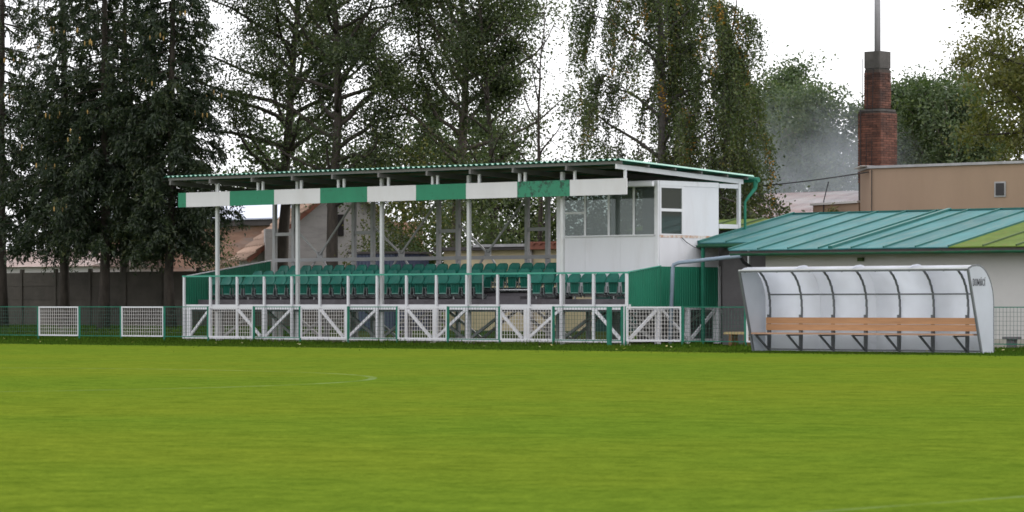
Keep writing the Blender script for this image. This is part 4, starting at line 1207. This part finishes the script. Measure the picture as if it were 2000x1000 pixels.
def make_spruce(label, x, y, H, r0, seed, z0=2.0, Lmax=3.2, dens=1.0, cones=0, gap=1.0, group='spruces behind the fence'):
    r = np.random.default_rng(seed)
    t = thing('spruce_tree', label, 'spruce', group=group)
    b0 = ground_h(x, y) - 0.1
    wood = MB()
    wood.tube([(x + r.normal() * 0.03, y + r.normal() * 0.03, b0 + H * i / 10) for i in range(11)], [r0 * (1.25 if i == 0 else 1) * (1 - 0.93 * i / 10) for i in range(11)], 9)
    C_, A_, B_ = [], [], []; conepts = []
    z = z0
    while z < H - 0.3:
        f = (z - z0) / (H - z0)
        L = Lmax * (1 - f) ** 0.75 * (0.8 if f < 0.06 else 1) + 0.25
        nb = r.integers(4, 7)
        a0 = r.uniform(0, 6.28)
        for k in range(nb):
            if r.uniform() < 0.10: continue
            az = a0 + k * 6.283 / nb + r.normal() * 0.2
            Lb = L * r.uniform(0.7, 1.15)
            hd = np.array([math.cos(az), math.sin(az), 0])
            sd_ = np.array([-hd[1], hd[0], 0])
            n = 7
            u = np.linspace(0, 1, n)
            dz = -0.16 * Lb * u - 0.28 * Lb * u ** 2 * (1 - f * 0.7) + 0.20 * Lb * u ** 4
            P = np.array([x, y, b0 + z]) + hd * (u * Lb)[:, None] + np.array([0, 0, 1.0]) * dz[:, None]
            wood.tube(P, [max(0.006, 0.035 * (1 - v) * (1 - 0.5 * f) + 0.006) for v in u], 3, False)
            nt_ = int(Lb * 5.6 * dens * (2.3 if f < 0.33 else 1.0)) + 2                      # side twigs that hang like tassels
            ut = r.uniform(0.10, 1.0, nt_) ** 0.85
            ii = np.minimum(n - 2, (ut * (n - 1)).astype(int)); fr_ = (ut * (n - 1) - ii)[:, None]
            Q0 = P[ii] * (1 - fr_) + P[ii + 1] * fr_
            sg = np.where(r.uniform(size=(nt_, 1)) < 0.5, -1, 1)
            tl = r.uniform(0.25, 0.75, (nt_, 1)) * (1.1 - 0.5 * f)
            td = unit(hd * 0.5 + sd_ * sg * r.uniform(0.1, 0.9, (nt_, 1)) + np.array([0, 0, -1.0]) * r.uniform(0.15, 1.3, (nt_, 1)))
            per = 17
            q = r.uniform(0, 1, (nt_, per, 1))
            Q = Q0[:, None] + td[:, None] * tl[:, None] * q + np.array([0, 0, -1.0]) * (q ** 2) * tl[:, None] * 0.35
            Q = (Q + r.normal(size=Q.shape) * 0.045).reshape(-1, 3)
            dirv = unit(np.repeat(td, per, 0) + r.normal(size=Q.shape) * 0.55)
            nn = unit(np.cross(dirv, r.normal(size=Q.shape)))
            m_ = len(Q)
            C_.append(Q); A_.append(dirv * r.uniform(0.05, 0.12, (m_, 1))); B_.append(nn * r.uniform(0.016, 0.036, (m_, 1)))
            if cones and r.uniform() < cones and f > 0.1:
                for q in range(r.integers(2, 6)):
                    conepts.append(P[-1 - r.integers(0, 2)] + np.array([r.normal() * .14, r.normal() * .14, -0.12 - r.uniform(0, .15)]))
        z += r.uniform(0.22, 0.36) * gap
    V, F = quads(np.concatenate(C_), np.concatenate(A_), np.concatenate(B_))
    link('crown', npmesh('crown', V, F, L_SPR), t)
    wood.build('trunk', BARK, t, True)
    if conepts:
        m = MB()
        for p in conepts:
            m.tube([p, p - np.array([0, 0, .05]), p - np.array([0, 0, .13]), p - np.array([0, 0, .18])], [0.008, 0.026, 0.024, 0.006], 5)
        o = m.build('cones', CONE, t); o['kind'] = 'stuff'
    return t

def make_birch(label, x, y, H, r0, seed, spread, nlimb, nstr, slen, zmin, lsize=0.10, lean=(0, 0), orange=0.03):
    r = np.random.default_rng(seed)
    t = thing('weeping_birch', label, 'birch', group='weeping birches behind the booth')
    base = np.array([x, y, ground_h(x, y) - 0.1])
    wood = MB()
    tr, _ = branch_path(base, unit(np.array([lean[0], lean[1], 1.0])), H, 12, 0.04, 0.05, r)
    wood.tube(tr, [r0 * (1 - 0.9 * i / 12) for i in range(13)], 9)
    limbs = []
    for k in range(nlimb):
        f = (k + 0.5) / nlimb
        h = H * (0.22 + 0.72 * f)
        i = min(11.99, h / H * 12); i0 = int(i)
        p = tr[i0] + (tr[i0 + 1] - tr[i0]) * (i - i0)
        az = k * 2.39996 + r.uniform(-.4, .4)
        Lb = spread * (1.15 - 0.75 * f) * r.uniform(0.75, 1.15)
        lp, _ = branch_path(p, unit(np.array([math.cos(az), math.sin(az), 1.0])), Lb * 1.15, 8, 0.10, -0.10, r)
        wood.tube(lp, [max(0.01, r0 * 0.33 * (1 - 0.9 * j / 8)) for j in range(9)], 5)
        limbs.append(lp)
        for q in range(3):
            j0 = r.integers(2, 8)
            sp_, _ = branch_path(lp[j0], unit(r.normal(size=3) + np.array([0, 0, 0.6])), Lb * 0.45, 8, 0.14, -0.12, r)
            wood.tube(sp_, [0.022 * (1 - 0.85 * j / 8) for j in range(9)], 4, False)
            limbs.append(sp_)
    C_ = []; O_ = []
    for k in range(nstr):
        lp = limbs[r.integers(0, len(limbs))]
        j = r.uniform(2.0, 7.99); j0 = int(j)
        p = lp[j0] + (lp[j0 + 1] - lp[j0]) * (j - j0)
        L = slen * r.uniform(0.3, 1.0)
        L = min(L, p[2] - zmin + r.uniform(-0.3, 0.3))
        if L < 0.4: continue
        out = unit(np.array([p[0] - x, p[1] - y, 0.0]) + r.normal(size=3) * np.array([.6, .6, 0]))
        m = 9
        u = np.linspace(0, 1, m)[:, None]
        S_ = p + out * 0.45 * (1 - (1 - u) ** 2.5) + np.array([0, 0, -1.0]) * (u ** 1.2) * L + np.array([0, 0, 0.14]) * np.sin(u * 2.2)
        S_ = S_ + np.cumsum(r.normal(size=(m, 3)) * 0.02, 0)
        wood.tube(S_, [0.006 * (1 - 0.6 * q / (m - 1)) for q in range(m)], 3, False)
        nl = int(L * 38)
        uu = r.uniform(0.05, 1, nl) * (m - 1); ii = np.minimum(m - 2, uu.astype(int)); fr_ = (uu - ii)[:, None]
        Q = S_[ii] * (1 - fr_) + S_[ii + 1] * fr_ + r.normal(size=(nl, 3)) * 0.075
        (O_ if r.uniform() < orange else C_).append(Q)
    V, F = leafcloud(np.concatenate(C_), lsize, 0.0, 0.62, 0.8)
    link('crown', npmesh('crown', V, F, L_BIR), t)
    if O_:
        V, F = leafcloud(np.concatenate(O_), lsize * 1.1, 0.0, 0.62, 0.8)
        o = link('autumn_strands', npmesh('autumn_strands', V, F, L_BIO), t)
        o['label'] = 'orange autumn leaves on hanging strands'; o['kind'] = 'stuff'
    wood.build('trunk', BARKB, t, True)
    return t

def make_bush(name, label, x, y, rx, ry, h, leaf, seed, n=6000, lsize=0.11, group=None, z0=None):
    r = np.random.default_rng(seed)
    t = thing(name, label, 'shrub', group=group)
    b = ground_h(x, y) if z0 is None else z0
    wood = MB(); tips = []
    for k in range(26):
        az = r.uniform(0, 6.28); q = math.sqrt(r.uniform())
        e = np.array([x + rx * q * math.cos(az), y + ry * q * math.sin(az), b + h * r.uniform(0.35, 1.0) * (1.05 - 0.45 * q * q)])
        p0 = np.array([x + r.normal() * 0.15 * rx, y + r.normal() * 0.15 * ry, b - 0.05])
        mid = (p0 + e) / 2 + r.normal(size=3) * 0.12 * h
        wood.tube([p0, mid, e], [0.025 * min(1, h / 2), 0.016 * min(1, h / 2), 0.004], 4, False)
        tips.append((mid, e))
    T = np.array(tips)
    k = r.integers(0, 26, n); u = r.uniform(0, 1, n)[:, None] ** 0.6
    sc_ = np.array([rx, ry, h * 0.7]) * 0.19
    C_ = T[k, 0] * (1 - u) + T[k, 1] * u + r.normal(size=(n, 3)) * sc_
    C_ = C_[C_[:, 2] > b + 0.03]
    V, F = leafcloud(C_, lsize)
    link('foliage', npmesh('foliage', V, F, leaf), t)
    wood.build('stems', BARK, t)
    return t

# spruces along the left
make_spruce('tall dark spruce at the far left edge of the picture', -20.4, 9.3, 20.5, 0.20, 11, 3.6, 3.1, 0.75, 0, 1.35)
make_spruce('gappy spruce second from the left, behind the first white mesh panel', -16.5, 9.0, 21.0, 0.19, 12, 3.7, 2.9, 0.75, 0.03, 1.4)
make_spruce('dense cone-hung spruce third from the left, beside the second white mesh panel', -13.9, 8.7, 20.0, 0.20, 13, 3.4, 2.9, 1.2, 0.2, 1.1)
make_spruce('dense dark spruce brushing the left end of the stand roof', -10.9, 9.2, 20.0, 0.18, 14, 3.3, 2.05, 1.6, 0.14)
make_spruce('farther spruce rising behind the second and third spruces', -19.6, 14.6, 20.0, 0.2, 15, 4.2, 2.8, 0.6, 0, 1.5)

# broadleaved trees behind the stand
GB = 'broadleaved trees behind the stand'
make_tree('broadleaf_tree', 'dark leaning broadleaf tree with forked trunk beside the spruces', -12.7, 16.0, 16.5, 0.27, L_BRD, BARK, 21, (-0.02, 0.0), 5.2, 4.3, 44, 70000, 0.118, 0.31, GB, zcut=5.0)
make_tree('broadleaf_tree', 'tall thick-trunked broadleaf tree standing right behind the stand seats', -6.45, 13.0, 17.5, 0.25, L_BRD, BARK, 22, (0.0, 0.0), 4.5, 4.0, 42, 60000, 0.115, 0.31, GB, zcut=4.5)
make_tree('broadleaf_tree', 'wide broadleaf tree with pale forked trunk behind the middle of the stand', -4.2, 16.6, 16.0, 0.26, L_BRL, BARKG, 23, (0.02, 0.0), 4.9, 3.8, 44, 72000, 0.118, 0.31, GB, zcut=4.0)
make_tree('broadleaf_tree', 'smaller broadleaf tree with drooping outer branches left of the bare tree', -1.9, 16.0, 14.0, 0.16, L_BRD, BARK, 24, (0.0, 0.0), 2.5, 3.4, 26, 28000, 0.112, 0.30, GB)
make_tree('bare_tree', 'thin almost bare young tree against the white sky', 2.45, 14.0, 10.4, 0.12, L_BRD, BARK, 26, (0, 0), 2.2, 3.4, 10, 260, 0.13, 0.25, upang=1.5, twiglen=0.7)
make_birch('large weeping birch rising above the booth roof', 7.3, 14.2, 17.0, 0.22, 31, 3.4, 28, 1450, 3.4, 3.0, 0.094)
make_birch('shorter weeping birch trailing behind the right end of the booth', 8.9, 14.8, 11.4, 0.14, 32, 1.4, 18, 520, 3.0, 3.4, 0.094, orange=0.012)

# shrubs behind the stand
GS = 'shrubs behind the stand'
make_bush('shrub', 'yellow-green shrub showing above the middle of the stand roof', -2.6, 12.8, 2.0, 1.2, 6.6, L_BUSHY, 41, 6500, 0.12, GS)
make_bush('shrub', 'dark shrub right of the yellow-green one above the stand roof', 0.6, 13.6, 2.2, 1.2, 6.2, L_BRL, 42, 7500, 0.12, GS)
make_bush('shrub', 'broad dark green shrub behind the stand between house and garage', -1.2, 11.0, 1.6, 1.0, 4.3, L_BUSH, 43, 6000, 0.11, GS)
make_bush('shrub', 'low bright yellow-green shrub beside the blue-grey shed', -3.0, 10.6, 0.9, 0.7, 3.2, L_BUSHY, 44, 2500, 0.10, GS)
make_bush('shrub', 'dark leafy shrub above the garage roof behind the back frame', 3.0, 17.6, 2.8, 1.2, 6.0, L_BUSH, 45, 17000, 0.14, GS)
make_bush('shrub', 'dark shrub behind the booth under the birch', 7.6, 17.4, 2.8, 1.2, 5.8, L_BRD, 46, 16000, 0.14, GS)
make_bush('shrub', 'dark thick shrub behind the left end of the garage roof', -1.0, 17.6, 2.6, 1.2, 5.6, L_BUSH, 49, 15000, 0.14, GS)
make_bush('shrub', 'overgrown olive shrub in front of the tiled roof', -17.2, 17.5, 1.5, 1.0, 3.3, L_BUSH, 47, 3500, 0.10, GS)
make_bush('wall_plant', 'small cone-shaped green plant growing before the annexe coping', 13.0, 15.95, 0.28, 0.25, 0.75, L_BUSHY, 48, 700, 0.07, None, 3.6)

# trees beyond, on the right
GF = 'trees beyond the beige building'
far = [(-15.6, 50, 10.2, 3.2, L_FAR, 'hazy green tree just right of the birch in the smoke', 51),
       (-12.9, 49, 9.6, 3.2, L_FAR, 'rounded green tree left of the chimney', 52),
       (-10.3, 51, 9.8, 3.0, L_FAR, 'tree half hidden behind the chimney stack', 53),
       (-8.4, 50, 10.3, 2.6, L_FAR, 'thin-stemmed tree just right of the chimney', 54),
       (-5.6, 47.5, 9.7, 2.8, L_BUSH, 'dark bushy tree between chimney and the larch', 55),
       (-12.7, 60, 13.4, 3.2, L_FARY, 'tall yellowish airy tree behind the dark bushy one', 56),
       (-19.0, 53, 11.3, 3.4, L_FAR, 'dim tree mostly hidden behind the birch', 57),
       (-44.0, 46, 9.6, 3.6, L_FAR, 'pale far tree behind the left end of the stand roof', 59),
       (-36.5, 47, 9.0, 3.6, L_FAR, 'pale far tree behind the second fascia board from the left', 60),
       (-29.0, 46, 8.6, 3.6, L_FAR, 'pale far tree low behind the middle of the stand roof', 62),
       (-2.2, 46, 9.3, 2.8, L_FAR, 'green tree partly hidden by the larch', 58)]
for x, y, H, sp_, lf, lab, sdv in far:
    make_tree('far_tree', lab, x, y, H, 0.16, lf, BARKG, sdv, (0, 0), sp_, 1.0, 30, 8000 if x < -25 else 27000, 0.26 if x < -25 else 0.175, 0.36, GF)
for k, (x, y, h_) in enumerate([(-15.0, 46.5, 5.2), (-12.4, 45.5, 5.4), (-9.6, 46.5, 4.6), (-7.0, 45.0, 5.0), (-4.2, 43.5, 5.0)]):
    make_bush('understorey_shrub', ['low dim shrub beside the birch strands under the smoke', 'low dim shrub in the smoke above the rusty roof', 'low shrub at the foot of the chimney trees', 'low shrub below the thin-stemmed tree', 'low dark shrub below the bushy tree'][k], x, y, 1.9, 1.2, h_, L_FAR, 70 + k, 6000, 0.2, 'low shrubs beyond the beige building')
make_tree('larch_tree', 'tall olive yellow larch filling the upper right corner', 12.4, 29.5, 15.5, 0.24, L_FARY, BARK, 61, (0, 0), 3.1, 1.6, 58, 62000, 0.155, 0.34, None, 0.15, droop=0.05)

# ------------------------------------------------------------------ smoke drifting past the chimney
m, n, l = nmat('smoke')
o_ = n.new('ShaderNodeOutputMaterial')
pv = n.new('ShaderNodeVolumePrincipled')
pv.inputs['Color'].default_value = (0.84, 0.91, 1.0, 1)
pv.inputs['Anisotropy'].default_value = 0.2
tc = n.new('ShaderNodeTexCoord')
gr = n.new('ShaderNodeTexGradient'); gr.gradient_type = 'SPHERICAL'
l.new(tc.outputs['Object'], gr.inputs[0])
nf = noise(n, l, 0.28, 4, 0.6)
k1 = ramp(n, l, nf, [(0.38, 0.0), (0.7, 1.0)])
mm = n.new('ShaderNodeMath'); mm.operation = 'MULTIPLY'
l.new(gr.outputs['Fac'], mm.inputs[0]); l.new(k1, mm.inputs[1])
m2 = n.new('ShaderNodeMath'); m2.operation = 'MULTIPLY'; m2.inputs[1].default_value = 0.17
l.new(mm.outputs[0], m2.inputs[0]); l.new(m2.outputs[0], pv.inputs['Density'])
l.new(pv.outputs[0], o_.inputs['Volume'])
me = bpy.data.meshes.new('smoke')
import bmesh
bmx = bmesh.new(); bmesh.ops.create_icosphere(bmx, subdivisions=3, radius=1.0); bmx.to_mesh(me); bmx.free()
me.materials.append(m)
sm = link('smoke', me)
sm.location = (2.6, 27.5, 5.6); sm.scale = (5.2, 5.0, 3.6)
tag(sm, 'thin bluish smoke drifting between the birch and the chimney', 'smoke', kind='stuff')
